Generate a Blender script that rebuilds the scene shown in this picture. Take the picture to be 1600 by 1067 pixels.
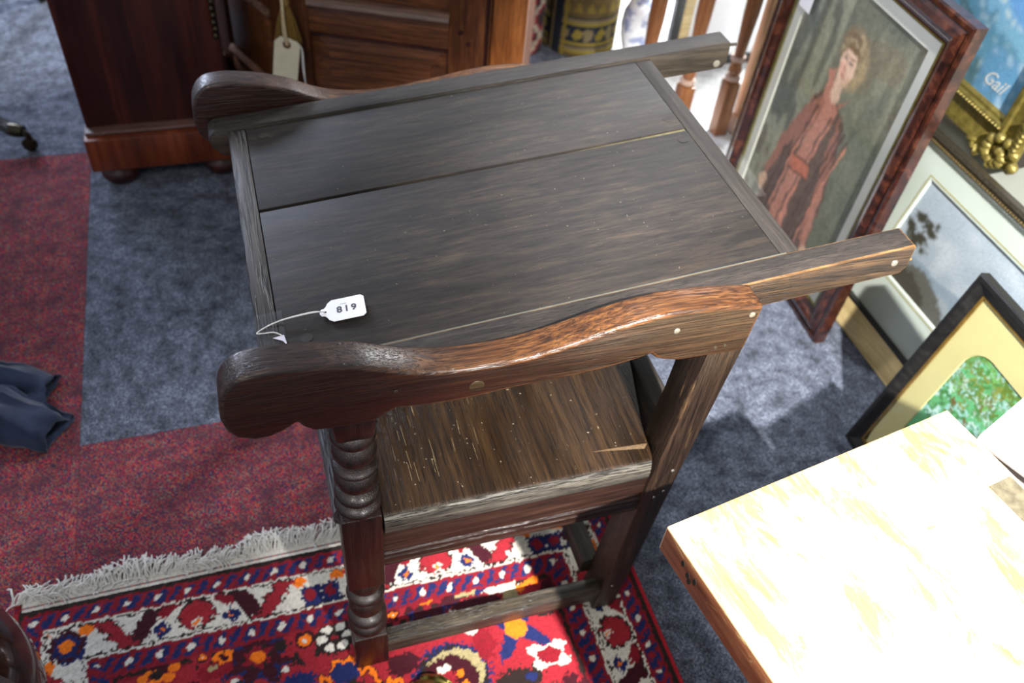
import bpy, bmesh, math, random
import numpy as np
from mathutils import Vector, Matrix, Euler, noise as mnoise

for o in list(bpy.data.objects):
    bpy.data.objects.remove(o, do_unlink=True)
scene = bpy.context.scene
COL = scene.collection
R = math.radians
rnd = random.Random(7)
nrng = np.random.default_rng(11)

def s2l(c):
    c = c / 255.0
    return c / 12.92 if c <= 0.04045 else ((c + 0.055) / 1.055) ** 2.4
def rgb(r, g, b):
    return (s2l(r), s2l(g), s2l(b))

# ------------------------------------------------------------------ camera
FPX, YAW, PITCH, ROLL = 1361.5285, 0.3798381, 0.8046288, 0.1189310
CAM = Vector((-0.003834, -0.745476, 1.532957))
cy, sy, cp, sp = math.cos(YAW), math.sin(YAW), math.cos(PITCH), math.sin(PITCH)
fwd = Vector((sy * cp, cy * cp, -sp)); rgt = Vector((cy, -sy, 0)); upv = rgt.cross(fwd)
r2 = rgt * math.cos(ROLL) + upv * math.sin(ROLL)
u2 = -rgt * math.sin(ROLL) + upv * math.cos(ROLL)
cam_d = bpy.data.cameras.new('camera'); cam = bpy.data.objects.new('camera', cam_d); COL.objects.link(cam)
M = Matrix((r2, u2, -fwd)).transposed().to_4x4(); M.translation = CAM
cam.matrix_world = M
cam_d.sensor_width = 36.0; cam_d.lens = 36.0 * FPX / 1600.0; cam_d.clip_start = 0.02
cam_d.dof.use_dof = True; cam_d.dof.focus_distance = 1.12; cam_d.dof.aperture_fstop = 4.0
scene.camera = cam

# ------------------------------------------------------------------ world, lamps, exposure
w = bpy.data.worlds.new('world'); scene.world = w; w.use_nodes = True
bg = w.node_tree.nodes['Background']
bg.inputs[0].default_value = (0.80, 0.87, 1.0, 1); bg.inputs[1].default_value = 0.50

def lamp(name, kind, loc, target, energy, color=(1, 1, 1), **kw):
    d = bpy.data.lights.new(name, kind); d.energy = energy; d.color = color
    for k, v in kw.items(): setattr(d, k, v)
    o = bpy.data.objects.new(name, d); COL.objects.link(o); o.location = loc
    o.rotation_euler = (Vector(target) - Vector(loc)).to_track_quat('-Z', 'Y').to_euler()
    return o
lamp('ceiling_spot', 'SPOT', (0.62, -1.75, 2.55), (0.98, -0.02, 0.3), 1500, (1.0, 0.97, 0.93),
     spot_size=R(42), spot_blend=0.7, shadow_soft_size=0.03)
lamp('ceiling_spot', 'SPOT', (0.75, 1.25, 2.7), (0.98, 0.15, 0.0), 170, (0.92, 0.95, 1.0), spot_size=R(40), spot_blend=0.8, shadow_soft_size=0.05)
lamp('cupboard_fill', 'AREA', (-0.9, -1.3, 2.7), (0.5, 1.3, 0.2), 26, (1.0, 0.93, 0.84), shape='RECTANGLE', size=0.9, size_y=0.5)  # added fill with no visible source, brightens the cupboard fronts
lamp('stairwell_daylight', 'AREA', (3.3, 2.6, 2.3), (1.9, 2.1, 0.0), 520, (0.95, 0.98, 1.0), shape='RECTANGLE', size=1.2, size_y=1.2)
lamp('shop_window', 'AREA', (-1.7, 4.2, 2.1), (-0.8, 2.2, 0.0), 150, (0.70, 0.79, 1.0), shape='RECTANGLE', size=1.6, size_y=1.2)
scene.view_settings.view_transform = 'Standard'
scene.view_settings.look = 'None'
scene.view_settings.exposure = 0.0
scene.view_settings.gamma = 1.0
scene.view_settings.use_curve_mapping = False

# ------------------------------------------------------------------ object helpers
def thing(name, label, cat, loc=(0, 0, 0), rot=None, group=None):
    o = bpy.data.objects.new(name, None); COL.objects.link(o)
    o.empty_display_size = 0.05
    if isinstance(rot, Matrix):
        m = rot.to_4x4(); m.translation = Vector(loc); o.matrix_world = m
    else:
        o.location = loc
        if rot: o.rotation_euler = (0, 0, rot)
    o['label'] = label; o['category'] = cat
    if group: o['group'] = group
    return o
def tag(o, label=None, cat=None, group=None, kind=None):
    for k, v in (('label', label), ('category', cat), ('group', group), ('kind', kind)):
        if v: o[k] = v
    return o
def sharp_edges(bm, ang=0.5):
    return [e for e in bm.edges if len(e.link_faces) == 2 and e.calc_face_angle(0) > ang]
def obj(name, bm, mats, parent=None, bevel=0.0, seg=2, smooth=False, label=None, kind=None, ang=0.5, edge_mat=None):
    bmesh.ops.recalc_face_normals(bm, faces=bm.faces)
    if bevel > 0:
        args = dict(geom=sharp_edges(bm, ang), offset=bevel, segments=seg, affect='EDGES', profile=0.5)
        if edge_mat is not None: args['material'] = edge_mat
        bmesh.ops.bevel(bm, **args)
    me = bpy.data.meshes.new(name); bm.to_mesh(me); bm.free()
    return link(name, me, mats, parent, smooth or bevel > 0, label, kind, smooth)
def link(name, me, mats, parent=None, shade=False, label=None, kind=None, full=True):
    for m in (mats if isinstance(mats, (list, tuple)) else [mats]): me.materials.append(m)
    if shade:
        me.polygons.foreach_set('use_smooth', [True] * len(me.polygons))
        try: me.set_sharp_from_angle(angle=R(40))
        except Exception: pass
    o = bpy.data.objects.new(name, me); COL.objects.link(o)
    if parent is not None: o.parent = parent
    if label: o['label'] = label
    if kind: o['kind'] = kind
    return o
def B(): return bmesh.new()
def box(bm, x0, x1, y0, y1, z0, z1, mat=0):
    v = [bm.verts.new(p) for p in ((x0,y0,z0),(x1,y0,z0),(x1,y1,z0),(x0,y1,z0),(x0,y0,z1),(x1,y0,z1),(x1,y1,z1),(x0,y1,z1))]
    for f in ((0,3,2,1),(4,5,6,7),(0,1,5,4),(1,2,6,5),(2,3,7,6),(3,0,4,7)):
        fc = bm.faces.new([v[i] for i in f]); fc.material_index = mat
    return bm
def hexa(bm, lo, hi):
    """solid between two quads of four points each"""
    a = [bm.verts.new(p) for p in lo]; b = [bm.verts.new(p) for p in hi]
    n = len(a)
    bm.faces.new(a[::-1]); bm.faces.new(b)
    for i in range(n):
        bm.faces.new((a[i], a[(i+1) % n], b[(i+1) % n], b[i]))
    return bm
def prism_xz(bm, pts, y0, y1):
    return hexa(bm, [(x, y0, z) for x, z in pts], [(x, y1, z) for x, z in pts])
def lathe(bm, prof, c=(0, 0, 0), n=20, sq=None, ang0=0.0):
    """profile (r,z) about the z axis through c; capped ends"""
    rings = []
    for r, z in prof:
        rings.append([bm.verts.new((c[0] + r * math.cos(ang0 + 2*math.pi*k/n), c[1] + r * math.sin(ang0 + 2*math.pi*k/n), c[2] + z)) for k in range(n)])
    for a, b in zip(rings[:-1], rings[1:]):
        for k in range(n):
            bm.faces.new((a[k], a[(k+1) % n], b[(k+1) % n], b[k]))
    bm.faces.new(rings[0][::-1]); bm.faces.new(rings[-1])
    return bm
def tube(bm, pts, rad, n=6, closed=False, flat=1.0):
    pts = [Vector(p) for p in pts]; m = len(pts)
    rads = rad if isinstance(rad, (list, tuple)) else [rad] * m
    rings = []
    prev = None
    for i, p in enumerate(pts):
        if closed: t = pts[(i+1) % m] - pts[i-1]
        else: t = pts[min(i+1, m-1)] - pts[max(i-1, 0)]
        t.normalize()
        if prev is None:
            ref = Vector((0, 0, 1)) if abs(t.z) < 0.9 else Vector((0, 1, 0))
            prev = t.cross(ref).normalized()
        a = (prev - t * prev.dot(t)).normalized(); prev = a; b = t.cross(a)
        rings.append([bm.verts.new(p + a * rads[i] * math.cos(2*math.pi*k/n) + b * rads[i] * flat * math.sin(2*math.pi*k/n)) for k in range(n)])
    for i in range(m if closed else m - 1):
        A, Bq = rings[i], rings[(i+1) % m]
        for k in range(n): bm.faces.new((A[k], A[(k+1) % n], Bq[(k+1) % n], Bq[k]))
    if not closed:
        bm.faces.new(rings[0][::-1]); bm.faces.new(rings[-1])
    return bm
def spline(pts, sub=4):
    P = [np.array(p, float) for p in pts]; out = []
    for i in range(len(P) - 1):
        p0, p1, p2, p3 = P[max(i-1, 0)], P[i], P[i+1], P[min(i+2, len(P)-1)]
        for k in range(sub):
            t = k / sub
            out.append(0.5 * ((2*p1) + (-p0+p2)*t + (2*p0-5*p1+4*p2-p3)*t*t + (-p0+3*p1-3*p2+p3)*t**3))
    out.append(P[-1])
    return [tuple(o) for o in out]

# ------------------------------------------------------------------ material helpers
class NT:
    def __init__(self, name):
        self.m = bpy.data.materials.new(name); self.m.use_nodes = True
        self.t = self.m.node_tree; self.b = self.t.nodes['Principled BSDF']; self.out = self.t.nodes['Material Output']
    def n(self, typ, **kw):
        nd = self.t.nodes.new(typ)
        for k, v in kw.items():
            if k.startswith('i_'):
                key = k[2:]; nd.inputs[int(key) if key.isdigit() else key].default_value = v
            else: setattr(nd, k, v)
        return nd
    def l(self, a, b): self.t.links.new(a, b)
    def coord(self, scale=(1, 1, 1), rot=(0, 0, 0), loc=(0, 0, 0), kind='Object'):
        tc = self.n('ShaderNodeTexCoord'); mp = self.n('ShaderNodeMapping')
        mp.inputs['Scale'].default_value = scale; mp.inputs['Rotation'].default_value = rot; mp.inputs['Location'].default_value = loc
        self.l(tc.outputs[kind], mp.inputs[0]); return mp.outputs[0]
    def noise(self, vec, scale, detail=4, rough=0.55, dist=0.0):
        nd = self.n('ShaderNodeTexNoise'); nd.inputs['Scale'].default_value = scale; nd.inputs['Detail'].default_value = detail
        nd.inputs['Roughness'].default_value = rough; nd.inputs['Distortion'].default_value = dist
        self.l(vec, nd.inputs['Vector']); return nd.outputs['Fac']
    def ramp(self, fac, stops, interp='LINEAR'):
        nd = self.n('ShaderNodeValToRGB'); nd.color_ramp.interpolation = interp
        e = nd.color_ramp.elements
        while len(e) < len(stops): e.new(0.5)
        for k, (p, c) in enumerate(stops):
            e[k].position = p; e[k].color = (c[0], c[1], c[2], 1) if not isinstance(c, (int, float)) else (c, c, c, 1)
        self.l(fac, nd.inputs[0]); return nd.outputs[0]
    def mix(self, a, b, fac, mode='MIX'):
        nd = self.n('ShaderNodeMix', data_type='RGBA', blend_type=mode)
        for s, v in ((nd.inputs[0], fac), (nd.inputs[6], a), (nd.inputs[7], b)):
            if hasattr(v, 'links'): self.l(v, s)
            elif isinstance(v, (int, float)): s.default_value = v
            else: s.default_value = (v[0], v[1], v[2], 1)
        return nd.outputs[2]
    def bump(self, h, strength=0.3, dist=0.002):
        nd = self.n('ShaderNodeBump'); nd.inputs['Strength'].default_value = strength; nd.inputs['Distance'].default_value = dist
        self.l(h, nd.inputs['Height']); self.l(nd.outputs[0], self.b.inputs['Normal'])
    def done(self, col=None, rough=0.5, metal=0.0, spec=0.5, coat=0.0):
        if col is not None:
            if hasattr(col, 'links'): self.l(col, self.b.inputs['Base Color'])
            else: self.b.inputs['Base Color'].default_value = (col[0], col[1], col[2], 1)
        if hasattr(rough, 'links'): self.l(rough, self.b.inputs['Roughness'])
        else: self.b.inputs['Roughness'].default_value = rough
        self.b.inputs['Metallic'].default_value = metal
        self.b.inputs['Specular IOR Level'].default_value = spec
        self.b.inputs['Coat Weight'].default_value = coat
        return self.m

def wood(name, dark, mid, light, axis='x', fine=1.0, rough=0.42, spec=0.5, pores=0.5, bump=0.35, wear=None, wear_amt=0.0, dust=0.0, coat=0.0, streak=90):
    t = NT(name)
    def sc(al, ac): return {'x': (al, ac, ac), 'y': (ac, al, ac), 'z': (ac, ac, al)}[axis]
    g = t.noise(t.coord(sc(5*fine, 110*fine)), 1.0, 6, 0.65, 0.5)
    c = t.ramp(g, [(0.3, dark), (0.5, mid), (0.72, light)])
    big = t.noise(t.coord(sc(3.5, 13)), 1.0, 4, 0.6)
    c = t.mix(c, t.ramp(big, [(0.3, 0.55), (0.7, 1.25)]), 0.85, 'MULTIPLY')
    p = t.noise(t.coord(sc(24*fine, 620*fine)), 1.0, 2, 0.6)
    pr = t.ramp(p, [(0.36, 0.0), (0.50, 1.0)])
    c = t.mix(t.mix(c, (dark[0]*0.35, dark[1]*0.35, dark[2]*0.35), pores), c, pr)
    if wear is not None:
        wn = t.noise(t.coord(sc(9, 60)), 1.0, 5, 0.65, 0.3)
        wm = t.ramp(wn, [(0.62 - 0.3*wear_amt, 0.0), (0.72 - 0.2*wear_amt, 1.0)])
        c = t.mix(c, wear, wm)
    if dust > 0:
        dn = t.noise(t.coord((1, 1, 1)), 190, 2, 0.5)
        c = t.mix(c, rgb(150, 140, 120), t.ramp(dn, [(0.735, 0.0), (0.76, dust)]))
    t.bump(pr, bump, 0.0012)
    rr = t.ramp(big, [(0.3, max(rough - 0.08, 0.05)), (0.75, min(rough + 0.12, 1))])
    return t.done(c, rr, spec=spec, coat=coat)

def plain(name, col, rough=0.5, metal=0.0, spec=0.5, var=0.12, scale=40, bump=0.0, coat=0.0):
    t = NT(name)
    n1 = t.noise(t.coord(), scale, 4)
    c = t.mix(col, tuple(x * (1 - 2.5*var) for x in col), t.ramp(n1, [(0.35, 0.0), (0.75, 1.0)]))
    if bump: t.bump(n1, bump, 0.001)
    return t.done(c, rough, metal, spec, coat)
def attr_mat(name, rough=0.8, spec=0.2, bump=0.0, bscale=600, sheen=0.0):
    t = NT(name); a = t.n('ShaderNodeAttribute'); a.attribute_name = 'Col'
    n1 = t.noise(t.coord(), bscale, 2)
    c = t.mix(a.outputs['Color'], t.ramp(n1, [(0.3, 0.72), (0.7, 1.2)]), 0.6, 'MULTIPLY')
    if bump: t.bump(n1, bump, 0.002)
    m = t.done(c, rough, spec=spec)
    if sheen: t.b.inputs['Sheen Weight'].default_value = sheen
    return m
def glass_mat(name, tint=(1, 1, 1), gl=0.0):
    t = NT(name)
    tr = t.n('ShaderNodeBsdfTransparent'); tr.inputs[0].default_value = (*tint, 1)
    gs = t.n('ShaderNodeBsdfGlossy'); gs.inputs['Roughness'].default_value = 0.03
    lw = t.n('ShaderNodeFresnel'); lw.inputs[0].default_value = 1.5
    mx = t.n('ShaderNodeMixShader')
    ge = t.n('ShaderNodeNewGeometry'); iv = t.n('ShaderNodeMath', operation='SUBTRACT'); iv.inputs[0].default_value = 1.0; t.l(ge.outputs['Backfacing'], iv.inputs[1])
    mu = t.n('ShaderNodeMath', operation='MULTIPLY'); t.l(lw.outputs[0], mu.inputs[0]); t.l(iv.outputs[0], mu.inputs[1])
    if gl:
        ad = t.n('ShaderNodeMath', operation='ADD'); ad.inputs[1].default_value = gl; t.l(mu.outputs[0], ad.inputs[0]); t.l(ad.outputs[0], mx.inputs[0])
    else: t.l(mu.outputs[0], mx.inputs[0])
    t.l(tr.outputs[0], mx.inputs[1]); t.l(gs.outputs[0], mx.inputs[2]); t.l(mx.outputs[0], t.out.inputs[0])
    return t.m

# ---- painted canvases (colour attribute on a grid of real faces)
def snoise(ny, nx, cy_, cx_, seed=0):
    g = np.random.default_rng(seed).random((cy_ + 2, cx_ + 2))
    yy = np.linspace(0, cy_, ny); xx = np.linspace(0, cx_, nx)
    y0 = yy.astype(int).clip(0, cy_); x0 = xx.astype(int).clip(0, cx_)
    fy = (yy - y0)[:, None]; fx = (xx - x0)[None, :]
    fy = fy*fy*(3-2*fy); fx = fx*fx*(3-2*fx)
    a = g[np.ix_(y0, x0)]; b = g[np.ix_(y0, x0+1)]; c = g[np.ix_(y0+1, x0)]; d = g[np.ix_(y0+1, x0+1)]
    return (a*(1-fx)+b*fx)*(1-fy) + (c*(1-fx)+d*fx)*fy
class Canvas:
    def __init__(s, x0, x1, y0, y1, res):
        s.nx = int(round((x1-x0)/res)) + 1; s.ny = int(round((y1-y0)/res)) + 1
        s.x = np.linspace(x0, x1, s.nx); s.y = np.linspace(y0, y1, s.ny)
        s.X, s.Y = np.meshgrid(s.x, s.y); s.C = np.zeros((s.ny, s.nx, 3)); s.Z = np.zeros_like(s.X)
        s.wx = np.zeros_like(s.X); s.wy = np.zeros_like(s.X)
    def warp(s, amp, cells, seed=1):
        s.wx = (snoise(s.ny, s.nx, cells, cells, seed)-.5)*2*amp; s.wy = (snoise(s.ny, s.nx, cells, cells, seed+1)-.5)*2*amp
    def noise(s, cx_, cy_, seed): return snoise(s.ny, s.nx, cy_, cx_, seed)
    def put(s, m, col, a=1.0):
        k = (np.clip(m, 0, 1)*a)[..., None]; s.C = s.C*(1-k) + np.array(col)*k
    def ell(s, cx_, cy_, rx, ry, col, a=1.0, rot=0.0, soft=0.0):
        dx = s.X+s.wx-cx_; dy = s.Y+s.wy-cy_; c, q = math.cos(rot), math.sin(rot)
        d = np.sqrt(((dx*c+dy*q)/rx)**2 + ((-dx*q+dy*c)/ry)**2)
        s.put((d < 1).astype(float) if soft <= 0 else (1-d)/soft + .5, col, a)
    def poly(s, pts, col, a=1.0):
        X = s.X+s.wx; Y = s.Y+s.wy; ins = np.zeros(X.shape, bool); n = len(pts)
        for i in range(n):
            xa, ya = pts[i]; xb, yb = pts[(i+1) % n]
            if ya == yb: continue
            cnd = ((ya > Y) != (yb > Y)) & (X < (xb-xa)*(Y-ya)/(yb-ya)+xa); ins ^= cnd
        s.put(ins.astype(float), col, a)
    def line(s, pts, wd, col, a=1.0, soft=0.0):
        X = s.X+s.wx; Y = s.Y+s.wy; D = np.full(X.shape, 9.0)
        for (xa, ya), (xb, yb) in zip(pts[:-1], pts[1:]):
            L2 = (xb-xa)**2+(yb-ya)**2+1e-12; t = np.clip(((X-xa)*(xb-xa)+(Y-ya)*(yb-ya))/L2, 0, 1)
            D = np.minimum(D, np.hypot(X-xa-t*(xb-xa), Y-ya-t*(yb-ya)))
        s.put((D < wd).astype(float) if soft <= 0 else (wd-D)/(wd*soft)+.5, col, a)
    def blur(s, n=1):
        for _ in range(n):
            P = np.pad(s.C, ((1, 1), (1, 1), (0, 0)), 'edge')
            s.C = (P[:-2, 1:-1]+P[2:, 1:-1]+P[1:-1, :-2]+P[1:-1, 2:]+2*P[1:-1, 1:-1])/6
    def mesh(s, name, z=0.0, fn=None, mask=None):
        co = np.stack([s.X, s.Y, s.Z+z], -1).reshape(-1, 3)
        if fn is not None: co = fn(co)
        i = np.arange(s.ny*s.nx).reshape(s.ny, s.nx)
        f = np.stack([i[:-1, :-1], i[:-1, 1:], i[1:, 1:], i[1:, :-1]], -1).reshape(-1, 4)
        if mask is not None: f = f[mask[:-1, :-1].reshape(-1)]
        me = bpy.data.meshes.new(name)
        me.vertices.add(len(co)); me.vertices.foreach_set('co', co.astype(np.float32).ravel())
        me.loops.add(len(f)*4); me.loops.foreach_set('vertex_index', f.astype(np.int32).ravel())
        me.polygons.add(len(f)); me.polygons.foreach_set('loop_start', np.arange(0, len(f)*4, 4, dtype=np.int32))
        me.update(calc_edges=True); me.validate()
        at = me.color_attributes.new('Col', 'FLOAT_COLOR', 'POINT')
        at.data.foreach_set('color', np.concatenate([s.C.reshape(-1, 3), np.ones((s.ny*s.nx, 1))], 1).astype(np.float32).ravel())
        return me

# ------------------------------------------------------------------ materials
OAK_DK = wood('oak_dark_top', rgb(29, 26, 25), rgb(43, 38, 35), rgb(62, 53, 44), 'x', rough=0.58, spec=0.32, pores=0.35, bump=0.08, dust=0.3)
OAK_BAT = wood('oak_batten_fissured', rgb(32, 29, 27), rgb(54, 49, 46), rgb(78, 72, 68), 'y', rough=0.5, spec=0.4, pores=0.97, bump=1.0, fine=0.45)
OAK_BATR = wood('oak_batten_smooth', rgb(34, 30, 28), rgb(50, 45, 41), rgb(70, 62, 54), 'y', rough=0.6, spec=.3, pores=0.4, bump=0.2)
OAK_RED = wood('oak_reddish', rgb(36, 20, 14), rgb(64, 34, 22), rgb(92, 52, 32), 'x', rough=0.34, spec=0.5, pores=0.6, bump=0.3)
OAK_LEG = wood('oak_leg', rgb(18, 11, 9), rgb(34, 19, 15), rgb(52, 31, 24), 'z', rough=0.33, spec=0.55, pores=0.6, bump=0.3)
OAK_POST = wood('oak_post', rgb(26, 19, 15), rgb(46, 34, 26), rgb(68, 51, 39), 'z', rough=0.42, spec=0.45, pores=0.7, bump=0.5, wear=rgb(104, 80, 56), wear_amt=0.02)
OAK_RAIL = wood('oak_rail', rgb(32, 28, 26), rgb(48, 42, 38), rgb(68, 60, 53), 'x', rough=0.55, spec=.35, pores=0.6, bump=0.3)
OAK_RAILS = wood('oak_rail_side', rgb(26, 18, 13), rgb(54, 38, 25), rgb(96, 72, 46), 'x', rough=0.5, pores=0.9, bump=0.9)
OAK_SEAT = wood('oak_seat', rgb(22, 15, 9), rgb(42, 28, 16), rgb(64, 46, 27), 'y', rough=0.4, spec=0.45, pores=0.7, bump=0.4, dust=0.8)
OAK_NOSE = wood('oak_nosing', rgb(36, 33, 29), rgb(70, 65, 57), rgb(112, 106, 95), 'x', rough=0.55, spec=0.35, pores=0.95, bump=1.0)
OAK_NOSEY = wood('oak_nosing_side', rgb(50, 48, 48), rgb(90, 88, 90), rgb(140, 140, 146), 'y', rough=0.4, pores=0.95, bump=1.0)
OAK_STR = wood('oak_stretcher', rgb(30, 25, 20), rgb(56, 48, 38), rgb(92, 82, 66), 'x', rough=0.36, spec=0.55, pores=0.9, bump=0.7)
OAK_STRY = wood('oak_stretcher_side', rgb(24, 20, 17), rgb(42, 36, 30), rgb(64, 55, 45), 'y', rough=0.4, pores=0.7, bump=0.5)
EDGE = wood('oak_worn_edge', rgb(60, 40, 22), rgb(104, 74, 42), rgb(146, 112, 70), 'x', rough=0.4, pores=0.5, bump=0.3)
GAP = plain('pale_joint_filler', rgb(100, 92, 62), 0.8, var=0.2, scale=120)
STUD = plain('silver_nail', rgb(150, 146, 136), 0.35, 0.6, var=0.1, scale=300)

def arm_top():
    t = NT('oak_arm_top')
    X = t.n('ShaderNodeTexCoord'); sp_ = t.n('ShaderNodeSeparateXYZ'); t.l(X.outputs['Object'], sp_.inputs[0])
    g = t.noise(t.coord((7, 190, 190)), 1.0, 6, 0.68, 0.5)
    worn = t.ramp(g, [(0.34, rgb(48, 27, 14)), (0.5, rgb(92, 56, 28)), (0.68, rgb(132, 88, 46))])
    dk = t.ramp(g, [(0.34, rgb(26, 17, 14)), (0.5, rgb(46, 31, 25)), (0.7, rgb(72, 55, 46))])
    j = t.n('ShaderNodeMath', operation='MULTIPLY_ADD'); t.l(t.noise(t.coord((9, 30, 30)), 1.0, 3), j.inputs[0]); j.inputs[1].default_value = 0.16; t.l(sp_.outputs[0], j.inputs[2])
    f = t.ramp(j.outputs[0], [(0.10, 0.0), (0.30, 0.75), (0.42, 1.0), (0.60, 0.95), (0.70, 0.5)])
    c = t.mix(dk, worn, f)
    p = t.ramp(t.noise(t.coord((22, 500, 500)), 1.0, 2), [(0.38, 0.0), (0.5, 1.0)])
    c = t.mix(t.mix(c, rgb(30, 16, 8), 0.75), c, p); t.bump(p, 0.35, 0.0012)
    return t.done(c, 0.34, spec=0.5)
def arm_side():
    t = NT('oak_arm_side')
    X = t.n('ShaderNodeTexCoord'); sp_ = t.n('ShaderNodeSeparateXYZ'); t.l(X.outputs['Object'], sp_.inputs[0])
    g = t.noise(t.coord((6, 150, 150)), 1.0, 6, 0.68, 0.5)
    front = t.ramp(g, [(0.3, rgb(24, 12, 9)), (0.52, rgb(44, 23, 15)), (0.72, rgb(66, 37, 22))])
    rear = t.ramp(g, [(0.3, rgb(28, 20, 14)), (0.52, rgb(50, 35, 24)), (0.72, rgb(78, 57, 38))])
    c = t.mix(front, rear, t.ramp(sp_.outputs[0], [(0.12, 0.0), (0.45, 1.0)]))
    p = t.ramp(t.noise(t.coord((16, 420, 420)), 1.0, 2), [(0.36, 0.0), (0.5, 1.0)])
    c = t.mix(t.mix(c, rgb(26, 14, 8), 0.6), c, p); t.bump(p, 0.4, 0.0012)
    return t.done(c, 0.36, spec=0.5)
ARM_T, ARM_S = arm_top(), arm_side()
ARM_E = wood('oak_arm_edge', rgb(110, 66, 30), rgb(165, 110, 55), rgb(196, 148, 90), 'x', rough=0.32, pores=0.45, bump=0.3)

MAHOG = wood('mahogany_side', rgb(30, 10, 9), rgb(50, 17, 13), rgb(88, 36, 20), 'z', fine=0.12, rough=0.38, pores=0.3, bump=0.05)
MAHOGP = wood('mahogany_plinth', rgb(58, 22, 11), rgb(98, 42, 19), rgb(124, 60, 28), 'z', fine=0.15, rough=0.3, pores=0.3, bump=0.05)
OAKC = wood('cupboard_oak', rgb(60, 32, 17), rgb(104, 60, 32), rgb(134, 82, 46), 'x', rough=0.42, pores=0.6, bump=0.2)
OAKCV = wood('cupboard_oak_upright', rgb(52, 27, 15), rgb(90, 50, 27), rgb(118, 70, 38), 'z', rough=0.62, spec=.2, pores=0.6, bump=0.2)
OAKCW = wood('cupboard_oak_warm', rgb(104, 54, 22), rgb(148, 86, 38), rgb(170, 106, 52), 'z', rough=0.4, pores=0.5, bump=0.2)
OAKMD = wood('cupboard_moulding', rgb(62, 40, 30), rgb(104, 74, 58), rgb(140, 108, 88), 'x', rough=0.38, pores=0.4, bump=0.2)
OAKGY = wood('grey_oak_foot', rgb(58, 52, 46), rgb(92, 84, 74), rgb(120, 110, 98), 'z', rough=0.5, pores=0.6)
BAL = wood('baluster_pine', rgb(100, 60, 34), rgb(142, 92, 56), rgb(168, 116, 74), 'z', rough=0.35, pores=0.25, bump=0.1)
BALP = wood('baluster_pale', rgb(160, 112, 74), rgb(196, 150, 108), rgb(220, 180, 140), 'z', rough=0.4, pores=0.2, bump=0.1)
BRASS = plain('brass', rgb(178, 160, 84), 0.28, 1.0, var=0.2, scale=90)
BRASSD = plain('dark_brass', rgb(70, 64, 50), 0.3, 0.9, var=0.2, scale=120)
BLACKW = wood('ebonised_wood', rgb(14, 13, 13), rgb(26, 25, 24), rgb(40, 38, 36), 'x', rough=0.4, pores=0.4, bump=0.2)
WHITE = plain('white_paint', rgb(236, 235, 230), 0.5, var=0.02, scale=10)
PAPER = plain('white_card', rgb(240, 240, 242), 0.6, var=0.01, scale=60)
MANILA = plain('manila_card', rgb(205, 198, 172), 0.7, var=0.04, scale=60)
STRING = plain('white_string', rgb(226, 224, 220), 0.8, var=0.1, scale=300)
TWINE = plain('buff_twine', rgb(196, 176, 138), 0.8, var=0.2, scale=300)
GOLDTH = plain('gold_thread', rgb(150, 118, 56), 0.5, 0.2, var=0.25, scale=260)
INK = plain('grey_ink', rgb(74, 74, 86), 0.7, var=0.02)

# ================================================================== THE SETTING
def carpet(name, cols, blotch, k=1.0):
    t = NT(name)
    v = t.n('ShaderNodeTexVoronoi'); v.inputs['Scale'].default_value = 400
    t.l(t.coord(), v.inputs['Vector'])
    sep = t.n('ShaderNodeSeparateColor'); t.l(v.outputs['Color'], sep.inputs[0])
    n = len(cols); c = t.ramp(sep.outputs[0], [(i/n, cc) for i, cc in enumerate(cols)], 'CONSTANT')
    b = t.noise(t.coord((6, 8, 6)), 2.6, 6, 0.72)
    c = t.mix(c, blotch, t.ramp(b, [(0.42, 0.0), (0.64, 0.85)]))
    wv = t.n('ShaderNodeTexWave'); wv.inputs['Scale'].default_value = 62; wv.inputs['Distortion'].default_value = 1.5; wv.inputs['Detail'].default_value = 1
    wv.wave_type = 'BANDS'; wv.bands_direction = 'DIAGONAL'; t.l(t.coord(), wv.inputs['Vector'])
    c = t.mix(c, t.ramp(wv.outputs['Fac'], [(0.2, 0.78*k), (0.8, 1.15)]), 0.4, 'MULTIPLY')
    t.bump(sep.outputs[0], 0.5, 0.003)
    m = t.done(c, 0.95, spec=0.1); t.b.inputs['Sheen Weight'].default_value = 0.1
    return m
GREYC = carpet('carpet_grey', [rgb(60, 65, 77), rgb(92, 98, 113), rgb(122, 128, 143), rgb(76, 82, 96), rgb(104, 110, 126)], rgb(38, 41, 49))
REDC = carpet('carpet_red', [rgb(140, 34, 54), rgb(84, 34, 54), rgb(48, 46, 82), rgb(156, 44, 58), rgb(112, 100, 88), rgb(150, 76, 52), rgb(56, 34, 48)], rgb(66, 38, 50))
fl = B(); box(fl, -3.2, 1.66, -2.7, 1.07, -0.06, -0.008); box(fl, -3.2, 1.19, 1.07, 4.3, -0.06, -0.008)
floor = obj('floor', fl, plain('floor_underlay', rgb(60, 62, 68), 0.9)); floor['kind'] = 'structure'
TL = 0.54; tmesh = {}
for key, m in (('g', GREYC), ('r', REDC)):
    bm = B(); box(bm, 0.0004, TL-0.0004, 0.0004, TL-0.0004, -0.008, 0.0)
    me = bpy.data.meshes.new('carpet_tile'); bm.to_mesh(me); bm.free(); me.materials.append(m); tmesh[key] = me
for i in range(-5, 4):
    for j in range(-5, 8):
        x = -0.43 + i*TL; y = -0.01 + j*TL
        red = (i == -1 and j in (0, 1, 2)) or (j == 0 and i in (-1, 0)) or (i < -1 and j in (0,)) or (i == -2 and j == 2)
        if x > 1.1 and j >= 2: continue
        o = bpy.data.objects.new('carpet_tile', tmesh['r' if red else 'g']); COL.objects.link(o)
        o.parent = floor; o.location = (x, y, 0)
        if (i + j) % 2 and not red: o.location = (x + TL, y, 0); o.rotation_euler = (0, 0, R(90))
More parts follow.
